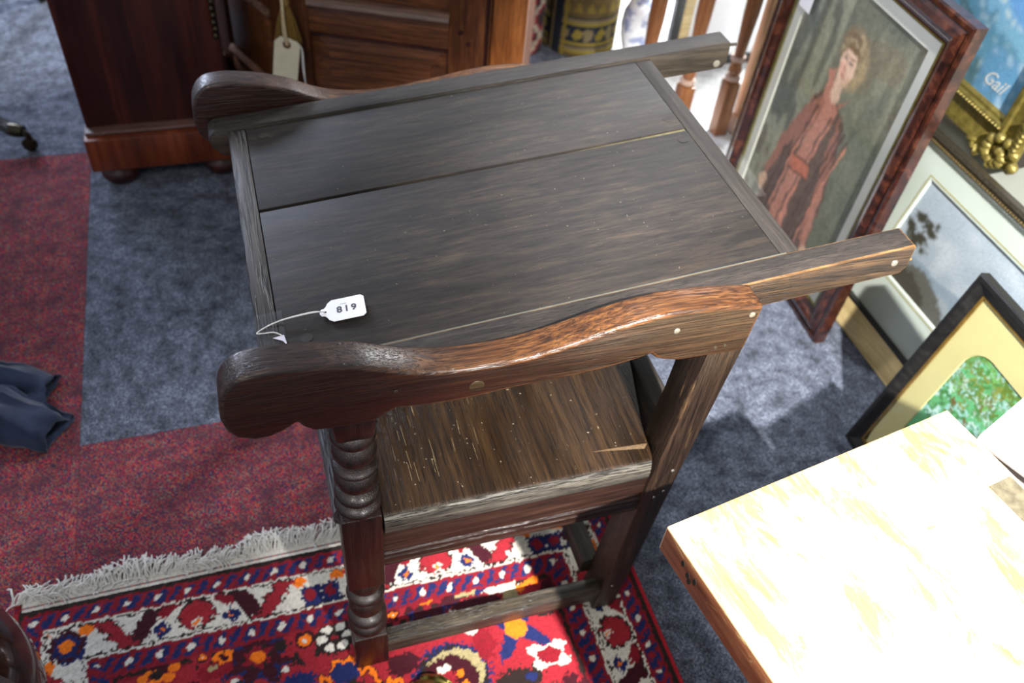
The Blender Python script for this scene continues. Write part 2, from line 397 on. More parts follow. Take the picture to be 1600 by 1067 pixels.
bm = B(); box(bm, 1.1905, 3.6, 1.0705, 4.3, -0.05, -0.002)
t = NT('landing_stone'); n1 = t.noise(t.coord(), 14, 6, 0.7)
lf = obj('floor', bm, t.done(t.ramp(n1, [(0.35, rgb(178, 180, 182)), (0.6, rgb(235, 236, 236))]), 0.5)); lf['kind'] = 'structure'
bm = B(); box(bm, 1.66, 1.72, -2.7, 1.43, -0.05, 2.6)
wr = obj('wall_right', bm, plain('pale_green_wall', rgb(206, 212, 200), 0.7, var=0.03, scale=6)); wr['kind'] = 'structure'
bm = B(); box(bm, 1.635, 1.66, -2.7, 1.43, 0, 0.11)
bb = obj('baseboard_right', bm, WHITE, bevel=0.004); bb['kind'] = 'structure'
bm = B(); box(bm, 3.6, 3.66, 1.43, 4.3, -0.05, 2.6)
wq = obj('wall_stairwell', bm, WHITE); wq['kind'] = 'structure'

# ================================================================== PERSIAN RUG
def rug_canvas():
    c = Canvas(-0.530, 0.600, -0.66, 0.188, 0.0028)
    cream, red, dred, navy, brown, orange, maroon, beige = rgb(206, 200, 187), rgb(143, 33, 43), rgb(122, 22, 34), rgb(28, 36, 82), rgb(38, 28, 26), rgb(226, 112, 24), rgb(58, 16, 26), rgb(150, 138, 100)
    X = c.X + (snoise(c.ny, c.nx, 120, 150, 3)-.5)*.006; Y = c.Y + (snoise(c.ny, c.nx, 120, 150, 4)-.5)*.006
    rn = snoise(c.ny, c.nx, 250, 330, 5)
    dL = X + 0.520; dR = 0.590 - X; dF = 0.163 - Y
    d = np.minimum(np.minimum(dL, dR), dF)
    far = (dF <= dL) & (dF <= dR)
    al = np.where(far, X - 0.002, Y + 0.36)
    c.C[:] = brown
    # guards
    def guard(lo, hi):
        m = (d >= lo) & (d < hi); q = (d-lo)/(hi-lo)
        st = (np.sin((al*2.2 + q*0.05)*120) + (rn-.5)*2.4) > 0.1
        c.put(m, navy); c.put(m & st, dred); c.put(m & ((q < .14) | (q > .86)), dred)
        ph = (al/0.052) % 1.0
        c.put(m & (((ph-.5+(q-.5)*.18)/.105)**2 + ((q-.5)/.17)**2 + (rn-.5)*.6 < 1), cream)
    guard(0.009, 0.043); guard(0.118, 0.158)
    mb = (d >= 0.043) & (d < 0.118); b = (d-0.043)/0.075
    c.put(mb, cream)
    per = 0.442; wv_ = np.abs(((al + per/2 - 0.221) % per) - per/2); w_ = wv_ + (rn-.5)*.010; bb_ = b + (rn-.5)*.10
    c.put(mb & (w_ > .030) & (w_ < .082) & (bb_ < .44 - np.abs(w_-.055)*11), dred)
    c.put(mb & ((w_/.034)**2 + ((bb_-.46)/.40)**2 < 1), brown)
    c.put(mb & ((w_/.030)**2 + ((bb_-.46)/.35)**2 < 1), red)
    c.put(mb & ((w_/.008)**2 + ((bb_-.66)/.12)**2 < 1), cream); c.put(mb & ((w_/.004)**2 + ((bb_-.66)/.06)**2 < 1), orange)
    c.put(mb & (np.abs(w_-.060)/.017 + np.abs(bb_-.66)/.22 < 1), navy); c.put(mb & (np.abs(w_-.060)/.005 + np.abs(bb_-.66)/.07 < 1), orange)
    c.put(mb & (np.abs(w_-(.090+(bb_-.5)*.035)) < .016) & (bb_ > .10) & (bb_ < .82), maroon)
    ser = .010 + .010*((bb_*4.5) % 1.0)
    c.put(mb & (np.abs(w_-(.168-.062*bb_)) < ser+.004) & (bb_ > .10) & (bb_ < .95), brown)
    c.put(mb & (np.abs(w_-(.168-.062*bb_)) < ser) & (bb_ > .12) & (bb_ < .92), red)
    c.put(mb & (((w_-.186)/.013)**2 + ((bb_-.22)/.13)**2 < 1), orange)
    c.put(mb & (np.abs(w_-.205) < .018) & (np.abs(bb_-.66) < .26), navy); c.put(mb & (((w_-.203)/.010)**2 + ((bb_-.64)/.15)**2 < 1), dred)
    c.put(mb & ((bb_ < .045) | (bb_ > .955)), cream); c.put(mb & ((np.abs(bb_-.075) < .022) | (np.abs(bb_-.925) < .022)), brown)
    # corners of the main border
    for cx_ in (-.437, .510):
        for (q, rr, col) in ((1, .030, maroon), (.75, .022, navy), (.4, .012, orange)):
            c.put((((X-cx_)/rr)**2 + ((Y-.080)/rr)**2 + (rn-.5)*.8 < 1) & mb, col)
    # field
    f = d >= 0.158
    c.put(f, red); c.put(f & (d < 0.166), brown); c.put(f & (d >= .166) & (d < .172), dred)
    def blob(cx_, cy_, rx, ry, col, nz=.7, lob=0, amp=.0, rot=0):
        dx = X-cx_; dy = Y-cy_; cc, ss = math.cos(rot), math.sin(rot); ex, ey = (dx*cc+dy*ss)/rx, (-dx*ss+dy*cc)/ry
        r = np.sqrt(ex**2+ey**2); a = np.arctan2(ey, ex)
        c.put(f & (r + (rn-.5)*nz*.35 + (amp*np.cos(lob*a) if lob else 0) < 1), col)
    def rosette(x, y, s):
        blob(x, y, s*1.08, s*.86, brown, 1, 8, .16); blob(x, y, s, s*.8, navy, 1, 8, .16); blob(x, y, s*.86, s*.7, maroon, 1, 8, .30)
        blob(x, y, s*.45, s*.36, brown, .8); blob(x, y, s*.40, s*.32, dred, 1.2, 6, .2); blob(x, y, s*.24, s*.2, orange, .5)
        for k in range(4): blob(x+s*1.05*math.cos(.8+k*1.57), y+s*.85*math.sin(.8+k*1.57), .007, .005, cream, .5)
    def redflower(x, y, s):
        blob(x, y, s*1.2, s*1.05, brown, 1, 5, .15); blob(x, y, s, s*.9, red, 1, 6, .25); blob(x, y, s*.5, s*.45, maroon); blob(x, y, s*.33, s*.3, orange); blob(x, y, s*.12, s*.1, cream)
    def dots(x, y, s):
        blob(x, y, s*1.2, s*1.1, brown, 1.2)
        for k in range(6): blob(x+s*.75*math.cos(k*1.05), y+s*.65*math.sin(k*1.05), s*.3, s*.24, cream, .6)
        blob(x, y, s*.2, s*.2, dred)
    def orangeclump(x, y, s):
        for k in range(9):
            a = k*2.4; r = s*(.25+.75*k/9); blob(x+r*math.cos(a), y+r*.7*math.sin(a), s*.30, s*.24, orange if k % 3 else maroon, .8)
        blob(x, y, s*.3, s*.25, brown)
    def ringarc(x, y, s):
        blob(x, y, s*1.12, s, navy, .8); blob(x, y, s, s*.9, brown, .8); blob(x+s*.1, y+s*.1, s*.86, s*.72, beige, .4); blob(x-s*.05, y-s*.05, s*.80, s*.70, maroon, .5)
        blob(x-.02, y-.005, s*.42, s*.35, red, 1); blob(x+.015, y+.004, .008, .007, orange); blob(x-.012, y+.018, .014, .006, cream, .3); blob(x+.02, y-.018, .007, .007, orange)
    def leafcross(x, y, s):
        for rot in (.9, -.7): blob(x, y, s, s*.2, navy, .6, rot=rot)
        blob(x, y, s*.28, s*.28, orange, .6); blob(x+s*.6, y-s*.9, s*.5, s*.34, cream, .5, 4, .3); blob(x+s*.6, y-s*.9, s*.32, s*.2, dred, .5); blob(x-s*.3, y-s*1.3, s*.6, s*.3, brown, 1.4); blob(x, y-s*1.3, .012, .009, navy)
    def zig(x, y, s, col):
        pts = [(x+s*(k-4)*.3, y + (s*.5 if k % 2 else 0) - abs(k-4)*s*.25) for k in range(9)]
        D = np.full(X.shape, 9.0)
        for (xa, ya), (xb, yb) in zip(pts[:-1], pts[1:]):
            t_ = np.clip(((X-xa)*(xb-xa)+(Y-ya)*(yb-ya))/((xb-xa)**2+(yb-ya)**2), 0, 1); D = np.minimum(D, np.hypot(X-xa-t_*(xb-xa), Y-ya-t_*(yb-ya)))
        c.put(f & (D < .0055), brown); c.put(f & (D < .0038), col)
    fcx = .03
    rosette(-.122, -.022, .058); redflower(-.040, -.012, .036); dots(.012, -.020, .030); orangeclump(-.292, -.012, .034); redflower(-.215, .000, .018)
    blob(-.195, -.028, .03, .016, dred); blob(-.20, -.022, .008, .007, beige); blob(-.18, -.008, .016, .012, orange, .6, 5, .2); blob(-.18, -.008, .007, .006, maroon); blob(-.235, -.055, .022, .016, maroon); blob(-.24, -.052, .012, .008, cream)
    zig(.02, -.075, .045, orange); blob(.02, -.09, .026, .02, navy); orangeclump(.085, -.03, .014)
    rosette(.185, .012, .062); redflower(.122, -.004, .024); dots(.07, .016, .022)
    blob(.262, .012, .03, .014, beige, 1); blob(.24, .03, .012, .008, orange); orangeclump(.375, .008, .036); blob(.33, .0, .034, .012, cream, 1.2); blob(.300, .016, .03, .008, navy, .6, rot=.9); blob(.28, -.02, .05, .012, maroon, 1)
    blob(.345, -.02, .014, .010, beige, .8)
    ringarc(.200, -.145, .062); leafcross(.335, -.085, .072); blob(.40, -.06, .03, .018, brown, 1.3); blob(.42, -.035, .02, .03, maroon, 1.2); blob(.27, -.10, .02, .03, dred, 1.2); blob(.255, -.215, .04, .02, navy, 1.2); blob(.40, -.225, .04, .03, maroon, 1.3, 6, .2); blob(.40, -.225, .014, .012, orange, .5); zig(.10, -.13, .03, orange); blob(.28, -.055, .010, .008, orange); blob(.255, -.07, .014, .006, cream)
    blob(.12, -.10, .03, .02, maroon, 1.2); blob(.03, -.14, .05, .03, brown, 1.3, 6, .2); blob(.03, -.14, .035, .02, red, 1, 5, .2)
    rosette(-.25, -.125, .06); redflower(-.14, -.125, .036); dots(-.07, -.16, .03); blob(-.06, -.085, .03, .016, navy, 1.2); blob(-.19, -.075, .02, .012, orange, 1, 4, .3)
    for k, (fx, fy) in enumerate([(a_, b_) for b_ in (-.24, -.33, -.42, -.51, -.6) for a_ in (-.28, -.17, -.06, .05, .16, .27, .38)]):
        (rosette, redflower, orangeclump, dots, ringarc)[k % 5](fx, fy, (.05, .035, .03, .03, .045)[k % 5])
    # side cord, end weave
    c.put(c.X < -0.5185, rgb(130, 24, 36)); c.put(c.X > 0.589, rgb(160, 30, 42))
    c.put((dF < .007) & (dF > -.001) & (c.X > -.51), brown)
    ke = c.Y > 0.1635
    c.put(ke & (c.X > -.515), rgb(214, 211, 203))
    tw = ke & (np.abs(c.Y-0.1735) < .0016)
    c.put(tw, red); c.put(tw & (((c.X/0.017) % 1) < .42), navy)
    c.Z = 0.009 + (snoise(c.ny, c.nx, 300, 400, 8)-.5)*.0026
    c.Z[ke] = 0.0035 + (snoise(c.ny, c.nx, 300, 400, 9)[ke]-.5)*.001
    c.Z[:, 0] = 0.0; c.Z[:, -1] = 0.0; c.Z[-1, :] = 0.0; c.Z[0, :] = 0.0
    c.C *= (0.82 + .36*snoise(c.ny, c.nx, 280, 380, 12))[..., None]
    return c
rug = thing('persian_rug', 'red, navy and cream Persian rug with a white fringe under the old oak chair', 'rug', (0, 0, 0.0005))
me = rug_canvas().mesh('pile')
link('pile', me, attr_mat('wool_pile', 0.95, 0.1, 0.5, 420, 0.15), rug, True)
bm = B(); x = -0.532
while x < 0.60:
    clump = 0.5 + 0.5*math.sin(x*37+1.2)*math.sin(x*13); L = 0.034 + 0.024*clump*rnd.uniform(.6, 1.2); lean = 0.55 + 0.55*math.sin(x*23) + rnd.uniform(-.4, .4)
    z0 = rnd.uniform(.002, .008); cur = rnd.uniform(-.9, .9); hgt = rnd.uniform(.004, .020)
    pts = []; px_, py_ = x, 0.184
    for k in range(8):
        tt = k/7; a = lean + cur*tt*2.0 + .25*math.sin(k*1.3+x*90)
        pts.append((px_, py_, z0 + hgt*math.sin(math.pi*min(tt*1.1, 1)))); px_ += L/7*math.sin(a); py_ += L/7*math.cos(a)
    tube(bm, pts, 0.00125, 5)
    if rnd.random() < .06:
        L2 = rnd.uniform(.02, .04); a = rnd.uniform(-1.2, 1.2)
        tube(bm, [(x + L2*k/6*math.sin(a) + .004*math.sin(k*1.4+x*50), 0.186 - L2*k/6*math.cos(a)*.6*rnd.uniform(.9, 1.1), .011+.002*math.sin(k*1.1)) for k in range(7)], 0.0012, 5)
    x += rnd.uniform(.0009, .0021)
obj('fringe', bm, plain('fringe_cotton', rgb(214, 212, 206), 0.9, var=0.08, scale=200), rug, smooth=True, kind='stuff', label='knotted white cotton fringe')

# ================================================================== THE CHAIR TABLE
chair = thing('chair_table', 'dark oak antique chair with its hinged table top folded down over the arms', 'chair', (0, 0, 0))
K = 0.09956647; NL = math.sqrt(1 + K*K)
def T(x, y, dz=0.0):            # point on (or dz above) the tilted table top
    return (x - K/NL*dz, y, 0.72 + K*x + dz/NL)
def tbox(bm, x0, x1, y0, y1, d0, d1):
    return hexa(bm, [T(x0, y0, d0), T(x1, y0, d0), T(x1, y1, d0), T(x0, y1, d0)], [T(x0, y0, d1), T(x1, y0, d1), T(x1, y1, d1), T(x0, y1, d1)])
YA0, YA1 = -0.090, -0.046       # near arm faces
FA0, FA1 = 0.573, 0.617         # far arm faces
WY = 0.527
bm = B(); tbox(bm, 0.0005, 0.671, 0.3135, WY-0.0008, -0.022, 0.0); obj('top_board', bm, OAK_DK, chair, 0.0015)
bm = B(); tbox(bm, 0.0005, 0.671, 0.0015, 0.3075, -0.022, -0.0001); obj('top_board', bm, OAK_DK, chair, 0.0015)
bm = B(); hexa(bm, [T(.10, .3074, -.015), T(.670, .3074, -.015), T(.670, .3136, -.015), T(.10, .3136, -.015)],
               [T(.10, .3074, -.012), T(.670, .3074, -.0015), T(.670, .3136, -.0015), T(.10, .3136, -.012)])
obj('joint_strip', bm, GAP, chair, label='pale worn joint between the two top boards')
bm = B(); tbox(bm, -0.028, -0.0005, -0.004, WY+0.006, -0.040, 0.001); obj('end_batten', bm, OAK_BAT, chair, 0.003, label='fissured end batten')
bm = B(); tbox(bm, 0.6715, 0.7005, 0.0015, WY-0.001, -0.030, -0.0004); obj('end_batten', bm, OAK_BATR, chair, 0.0025)
def pegdisc(bm, x, y, r=.0085):
    n = 14; a = [T(x+r*math.cos(2*math.pi*k/n), y+r*.92*math.sin(2*math.pi*k/n), -.004) for k in range(n)]; b = [T(x+r*math.cos(2*math.pi*k/n), y+r*.92*math.sin(2*math.pi*k/n), .0005) for k in range(n)]
    return hexa(bm, a, b)
for x, y, m in ((-.014, .487, OAK_BAT), (.032, .040, OAK_DK), (.026, .500, OAK_DK), (.655, .285, OAK_DK), (.655, .345, OAK_DK)):
    obj('peg', pegdisc(B(), x, y), m, chair)
# side rails of the top
def rail(y0, y1, lift, x0=-0.060, x1=0.857):
    # rounded scroll at the front end, square with a rounded lower corner behind
    H_ = 0.051
    pr = [(x0+.030, -H_), (x0+.014, -H_*.90), (x0+.004, -H_*.62), (x0, -H_*.32), (x0+.003, -H_*.12), (x0+.012, 0)]
    pr += [(x, 0) for x in np.linspace(.05, x1-.003, 12)] + [(x1, -.004), (x1-.001, -H_*.75), (x1-.010, -H_)]
    bm = B(); a = [T(x, y0, d+lift) for x, d in pr]; b = [T(x, y1, d+lift) for x, d in pr]
    hexa(bm, a, b)
    for f in bm.faces:
        f.normal_update(); f.material_index = 0 if abs(f.normal.y) < .5 else 1
    return bm
RS_FAR = wood('oak_rail_far_side', rgb(40, 34, 27), rgb(58, 50, 40), rgb(80, 70, 56), 'x', rough=0.45, pores=0.6, bump=0.4)
obj('side_rail', rail(-0.041, -0.0008, 0.0015), [OAK_RAIL, OAK_RAILS, EDGE], chair, 0.0022, edge_mat=2)
obj('side_rail', rail(WY+0.0004, WY+0.0415, 0.0045), [OAK_RAIL, RS_FAR, OAK_RAIL], chair, 0.0025, edge_mat=2)
bm = B(); tbox(bm, .10, .68, -0.0012, 0.0012, -.006, .0002); obj('joint_strip', bm, plain('dust_line', rgb(88, 90, 80), 0.8), chair, label='dusty joint along the near rail')
# arms
top = [(-.077,.761),(-.074,.779),(-.067,.794),(-.055,.806),(-.041,.811),(-.018,.813),(.009,.811),(.037,.808),(.064,.802),(.085,.796),(.107,.787),(.144,.773),(.182,.765),(.221,.762),(.261,.763),(.301,.768),(.341,.777),(.381,.788),(.421,.797),(.463,.802),(.507,.801),(.554,.796),(.598,.789)]
bot = [(.592,.707),(.495,.708),(.480,.713),(.470,.716),(.459,.722),(.450,.731),(.436,.726),(.393,.719),(.350,.715),(.307,.713),(.265,.712),(.224,.708),(.184,.706),(.144,.709),(.120,.712),(.108,.705),(.093,.695),(.039,.695),(.021,.698),(.010,.708),(.004,.718),(-.012,.707),(-.027,.701),(-.045,.700),(-.065,.709),(-.074,.723),(-.078,.744)]
def arm_bm(y0, y1, low):
    pts = [(float(x), float(z)) for x, z in spline(top, 3)] + [(float(x), float(z)) for x, z in bot]
    def adj(x, z): return z - low*float(np.interp(x, [-.08, 0, .12, .3, .45, .6], [.034, .036, .043, .037, .050, .058]))
    pts = [(x, adj(x, z)) for x, z in pts]
    bm = prism_xz(B(), pts, y0, y1)
    nt = len(spline(top, 3))
    for f in bm.faces:
        f.normal_update(); f.material_index = 1 if abs(f.normal.y) > .5 else 0
    return bm
near_arm = obj('arm', arm_bm(YA0, YA1, 0.0), [ARM_T, ARM_S, ARM_E], chair, 0.0055, 3, edge_mat=0, ang=0.9)
far_arm = obj('arm', arm_bm(FA0, FA1, 1.0), [ARM_T, ARM_S, ARM_E], chair, 0.0055, 3, edge_mat=0, ang=0.9)
# studs on arms and rails, the peg hole
def disc_y(bm, x, y, z, r, depth, n=14):
    a = [(x+r*math.cos(2*math.pi*k/n), y, z+r*math.sin(2*math.pi*k/n)) for k in range(n)]
    b = [(x+r*.8*math.cos(2*math.pi*k/n), y-depth, z+r*.8*math.sin(2*math.pi*k/n)) for k in range(n)]
    return hexa(bm, a, b)
for x, z, r in ((.478, .769, .0052), (.583, .776, .0052)):
    obj('nail', disc_y(B(), x, YA0+.001, z, r, .0022), STUD, chair, 0.0006)
obj('nail', disc_y(B(), .832, -.0405, .778, .0062, .0022), STUD, chair, 0.0006)
obj('nail', disc_y(B(), .838, WY+.001, .768, .0075, .0022), plain('dull_nail', rgb(112, 108, 96), .6), chair, 0.0006)
for x, z in ((.559, .724), (.545, .723), (.113, .702), (.120, .745)):
    obj('nail', disc_y(B(), x, YA0+.0008, z, .0030, .0012), plain('iron_nail', rgb(90, 84, 76), .4, .7), chair)
obj('dowel', disc_y(B(), .219, YA0+.002, .729, .0115, .0028), wood('dowel_end', rgb(30, 22, 12), rgb(60, 46, 28), rgb(96, 78, 48), 'x', pores=.9), chair, 0.0008, label='pale dowel end set in the arm')
bm = B(); tube(bm, [(.855, -.03, .770), (.869, -.031, .772)], .0035, 8); obj('pin', bm, EDGE, chair)
bm = B(); tube(bm, [(.852, WY+.004, .802), (.868, WY+.001, .804)], .003, 8); obj('pin', bm, OAK_RAIL, chair)
# front legs: square blocks with turnings between
LX, LS = 0.0695, 0.0285
def turned(z0, z1, rings):
    return [(r, z0+(z1-z0)*t_) for r, t_ in rings]
def ball_profile(z_top, z_bot, beads, rmin=.0205, rmax=.0285):
    out = [(rmin+.004, z_top)]
    for bt, bb2, rm in beads:
        for k in range(9):
            a = math.pi*k/8; out.append((rmin-.003 + (rm-rmin+.003)*math.sin(a)**.7, bt + (bb2-bt)*k/8))
    out.append((rmin+.004, z_bot))
    return out
for yc in (YA0+LS+.001, FA1-LS-.001):
    bm = B()
    def sq(z0, z1, s0=LS, s1=LS):
        hexa(bm, [(LX-s0, yc-s0, z0), (LX+s0, yc-s0, z0), (LX+s0, yc+s0, z0), (LX-s0, yc+s0, z0)], [(LX-s1, yc-s1, z1), (LX+s1, yc-s1, z1), (LX+s1, yc+s1, z1), (LX-s1, yc+s1, z1)])
    sq(.290, .484)
    leg = obj('front_leg', bm, OAK_LEG, chair, 0.003)
    bm = B(); sq(.655, .70 if yc < .3 else .672, .024, LS); obj('top_block', bm, OAK_LEG, leg, 0.006)
    bm = B(); sq(.0112, .118); obj('foot_block', bm, OAK_LEG, leg, 0.003)
    up = ball_profile(.660, .480, [(.660, .632, .030), (.632, .592, .0295), (.590, .574, .031), (.574, .534, .0300), (.532, .508, .0315), (.506, .482, .0335)])
    lo = ball_profile(.294, .114, [(.294, .250, .0285), (.248, .226, .031), (.226, .178, .0295), (.176, .150, .0325), (.150, .116, .0325)])
    bm = B(); lathe(bm, up[::-1], (LX, yc, 0), 28); obj('turning', bm, OAK_LEG, leg, smooth=True)
    bm = B(); lathe(bm, lo[::-1], (LX, yc, 0), 28); obj('turning', bm, OAK_LEG, leg, smooth=True)
# raked rear posts
for y0, y1 in ((YA0+.002, -.030), (.557, FA1-.002)):
    bm = B()
    st = [(.0112, .484, .527), (.20, .502, .546), (.43, .516, .565), (.58, .530, .579), (.712, .538, .592)]
    for (z0, a0, b0), (z1, a1, b1) in zip(st[:-1], st[1:]): pass
    pts = [(a, z) for z, a, b in st] + [(b, z) for z, a, b in st[::-1]]
    prism_xz(bm, pts, y0, y1)
    post = obj('rear_post', bm, [OAK_POST, EDGE], chair, 0.0025, ang=0.7)
    if y0 < 0:
        for x, z in ((.551, .44), (.548, .385), (.534, .372), (.512, .09)):
            obj('nail', disc_y(B(), x, y0+.0006, z, .0032, .0012), STUD, post)
# seat
bm = B()
so = [(.033, -.058), (.100, -.058), (.100, -.0945), (.506, -.0945), (.513, -.075), (.520, -.02), (.556, .12), (.556, .40), (.52, .55), (.512, .617), (.10, .617), (.10, .585), (.033, .585)]
hexa(bm, [(x, y, .434) for x, y in so], [(x, y, .4765) for x, y in so])
bmesh.ops.recalc_face_normals(bm, faces=bm.faces)
bmesh.ops.bevel(bm, geom=[e for e in bm.edges if abs(e.verts[0].co.z-e.verts[1].co.z) < 1e-5 and (min(e.verts[0].co.y, e.verts[1].co.y) < -.09 and max(e.verts[0].co.y, e.verts[1].co.y) < -.09 or max(e.verts[0].co.x, e.verts[1].co.x) < .05)], offset=.016, segments=4, affect='EDGES', profile=.5)
for f in bm.faces:
    f.normal_update(); cc = f.calc_center_median()
    if f.normal.z < .97:
        if cc.y < -.075: f.material_index = 1
        elif cc.x < .055: f.material_index = 2
obj('seat', bm, [OAK_SEAT, OAK_NOSE, OAK_NOSEY], chair, label='seat board with a worn rounded front edge', smooth=True)
bm = B(); hexa(bm, [(.450, -.052, .470), (.509, -.061, .470), (.511, -.053, .470), (.47, -.051, .470)], [(.425, -.0490, .4768), (.507, -.062, .4771), (.514, -.0535, .4771), (.470, -.0505, .4768)])
obj('chip', bm, plain('split_oak', rgb(104, 82, 56), .7, var=.25, scale=300), chair, label='pale split along the seat edge')
# wear scratches in the seat grain
bm = B()
for k in range(26):
    x = rnd.uniform(.105, .27); y = rnd.uniform(-.06, .10); L = rnd.uniform(.012, .045); q = rnd.uniform(-.05, .05)
    wdt = rnd.uniform(.0003, .0006)
    hexa(bm, [(x, y, .4764), (x+wdt, y, .4764), (x+wdt+q*L, y+L, .4764), (x+q*L, y+L, .4764)], [(x, y, .4768), (x+wdt, y, .4768), (x+wdt+q*L, y+L, .4768), (x+q*L, y+L, .4768)])
obj('grain_cracks', bm, plain('cream_wax', rgb(134, 118, 86), .7), chair, kind='stuff', label='pale wax in the open grain of the seat')
# aprons
def apron(y0, y1, nm='apron'):
    bm = B(); s = 1 if y1 > y0 else -1
    prof = [(y0+.004*s, .434), (y0+.004*s, .373), (y0+.001*s, .370), (y0, .366), (y0+.003*s, .362), (y0, .358), (y0, .350), (y0+.003*s, .345), (y0+.001*s, .341), (y0+.002*s, .337), (y1, .337), (y1, .434)]
    hexa(bm, [(.0975, y, z) for y, z in prof], [(.516, y, z) for y, z in prof])
    return bm
obj('apron', apron(-.085, -.060), wood('oak_apron', rgb(24, 13, 10), rgb(44, 26, 19), rgb(66, 45, 35), 'x', rough=.36, pores=.5), chair, 0.001)
obj('apron', apron(.612, .587), OAK_RED, chair, 0.001)
bm = B(); box(bm, .046, .068, -.033, .56, .337, .434); obj('apron', bm, OAK_STRY, chair, 0.002)
bm = B(); hexa(bm, [(.520, -.028, .33), (.538, -.028, .33), (.538, .555, .33), (.520, .555, .33)], [(.557, -.028, .478), (.590, -.028, .478), (.590, .555, .478), (.557, .555, .478)])
obj('back_rail', bm, OAK_BATR, chair, 0.003)
obj('nail', disc_y(B(), .575, .006, .470, .004, .001), STUD, chair)
# stretchers
bm = B(); hexa(bm, [(.097, -.085, .040), (.492, -.085, .040), (.492, -.059, .040), (.097, -.059, .040)], [(.097, -.087, .082), (.498, -.087, .084), (.498, -.059, .084), (.097, -.059, .082)])
obj('stretcher', bm, [OAK_STR, EDGE], chair, 0.002, edge_mat=0)
bm = B(); box(bm, .097, .494, .587, .612, .040, .083); obj('stretcher', bm, OAK_STR, chair, 0.002)
bm = B(); box(bm, .474, .506, -.031, .558, .055, .097); obj('stretcher', bm, OAK_STRY, chair, 0.002)

# ================================================================== LOT TAG ON THE TABLE
tg = thing('lot_tag', 'small white lot tag numbered 819, taped by a string to the table top', 'tag', T(.085, .068, 0))
def loc_(p): return tuple(Vector(p) - Vector(T(.085, .068, 0)))
def TL_(x, y, dz): return loc_(T(x, y, dz))
tpts = [(.0555, .0795), (.060, .0865), (.066, .0895), (.068, .0893), (.1085, .0905), (.1115, .087), (.1135, .055), (.112, .052), (.1085, .0510), (.074, .0465), (.071, .0475), (.0645, .0570), (.060, .0605), (.0565, .0690), (.0548, .074)]
# clean outline in tag coordinates, then placed: axis from the hole end to the far end
ax0 = Vector((.0545, .0735)); ax1 = Vector((.1128, .0705)); ad = (ax1-ax0).normalized(); an = Vector((-ad.y, ad.x)); tlen = (ax1-ax0).length; hw = .0195
out = [(0, .0022), (.0022, .0060), (.0060, .0068), (.0085, .0098), (.0110, .0150), (.0165, hw), (tlen-.004, hw), (tlen, hw-.004), (tlen, -hw+.004), (tlen-.004, -hw), (.0165, -hw), (.0110, -.0150), (.0085, -.0098), (.0060, -.0068), (.0022, -.0060), (0, -.0022)]
def tagp(a, b, dz): q = ax0 + ad*a + an*b; return TL_(q.x, q.y, dz)
def lift(a): return .0035 + .0025*(a/tlen)
hole = [(.0072+.0016*math.cos(k*math.pi/4), .0016*math.sin(k*math.pi/4)) for k in range(8)]
hexa_b = B(); hexa(hexa_b, [tagp(a, b, lift(a)) for a, b in out], [tagp(a, b, lift(a)+.0006) for a, b in out]); obj('card', hexa_b, PAPER, tg)
bm = B(); hexa(bm, [tagp(a, b, lift(a)+.0004) for a, b in hole], [tagp(a, b, lift(a)+.0008) for a, b in hole]); obj('eyelet', bm, plain('eyelet_dark', rgb(40, 38, 40), .6), tg)
def text_part(name, body, mat, parent, origin, xdir, ydir, size, thick=.0002, shear=0.0, bold=0.0, align='CENTER', spacing=1.0):
    cu = bpy.data.curves.new(name, 'FONT'); cu.body = body; cu.size = size; cu.align_x = align; cu.align_y = 'CENTER'; cu.extrude = thick; cu.shear = shear; cu.space_character = spacing; cu.offset = bold; cu.resolution_u = 4
    tmp = bpy.data.objects.new(name + '_tmp', cu); COL.objects.link(tmp)
    dg = bpy.context.evaluated_depsgraph_get(); dg.update()
    me = bpy.data.meshes.new_from_object(tmp.evaluated_get(dg)); bpy.data.objects.remove(tmp, do_unlink=True); bpy.data.curves.remove(cu)
    xd = Vector(xdir).normalized(); yd = Vector(ydir); yd = (yd - xd*yd.dot(xd)).normalized(); zd = xd.cross(yd)
    m = Matrix((xd, yd, zd)).transposed().to_4x4(); m.translation = Vector(origin); me.transform(m); me.name = name
    me.materials.clear()
    return link(name, me, mat, parent)
o0 = Vector(tagp(.0345, -.001, lift(.0345)+.0009)); ox = Vector(tagp(.05, -.001, lift(.05)+.0009)) - o0; oy = Vector(tagp(.0345, .008, lift(.0345)+.0009)) - o0
text_part('printed_number', '819', INK, tg, o0, ox, oy, .0150, bold=.00025, spacing=1.25)
o1 = Vector(tagp(.031, .0095, lift(.031)+.0009)); text_part('printed_line', '-----', plain('faint_ink', rgb(180, 182, 192), .7), tg, o1, ox, oy, .0050)
st_pts = spline([tagp(.0072, 0, .006), TL_(.045, .0715, .010), TL_(.010, .0725, .008), TL_(-.012, .071, .004), TL_(-.0265, .064, .0028), TL_(-.019, .061, .0030), TL_(-.006, .0575, .0045), TL_(.003, .050, .0035), TL_(.0055, .043, .0016)], 6)
bm = B(); tube(bm, st_pts, .0009, 6)
st2 = spline([tagp(.0072, 0, .0050), TL_(.045, .0745, .0085), TL_(.010, .0742, .0070), TL_(-.012, .0722, .0035)], 6); tube(bm, st2, .0008, 6)
obj('string', bm, STRING, tg, smooth=True)
bm = B(); n = 9
for a in range(n-1):
    for b in range(n-1):
        def q(i, j): return TL_(-.0275+.0355*i/(n-1), .026+.070*j/(n-1), .0020+.0007*math.sin(i*1.9+j*1.3)+.0008*(1 if (i+j) % 3 == 0 else 0))
        vs = [bm.verts.new(q(*ij)) for ij in ((a, b), (a+1, b), (a+1, b+1), (a, b+1))]; bm.faces.new(vs)
bmesh.ops.remove_doubles(bm, verts=bm.verts, dist=1e-6)
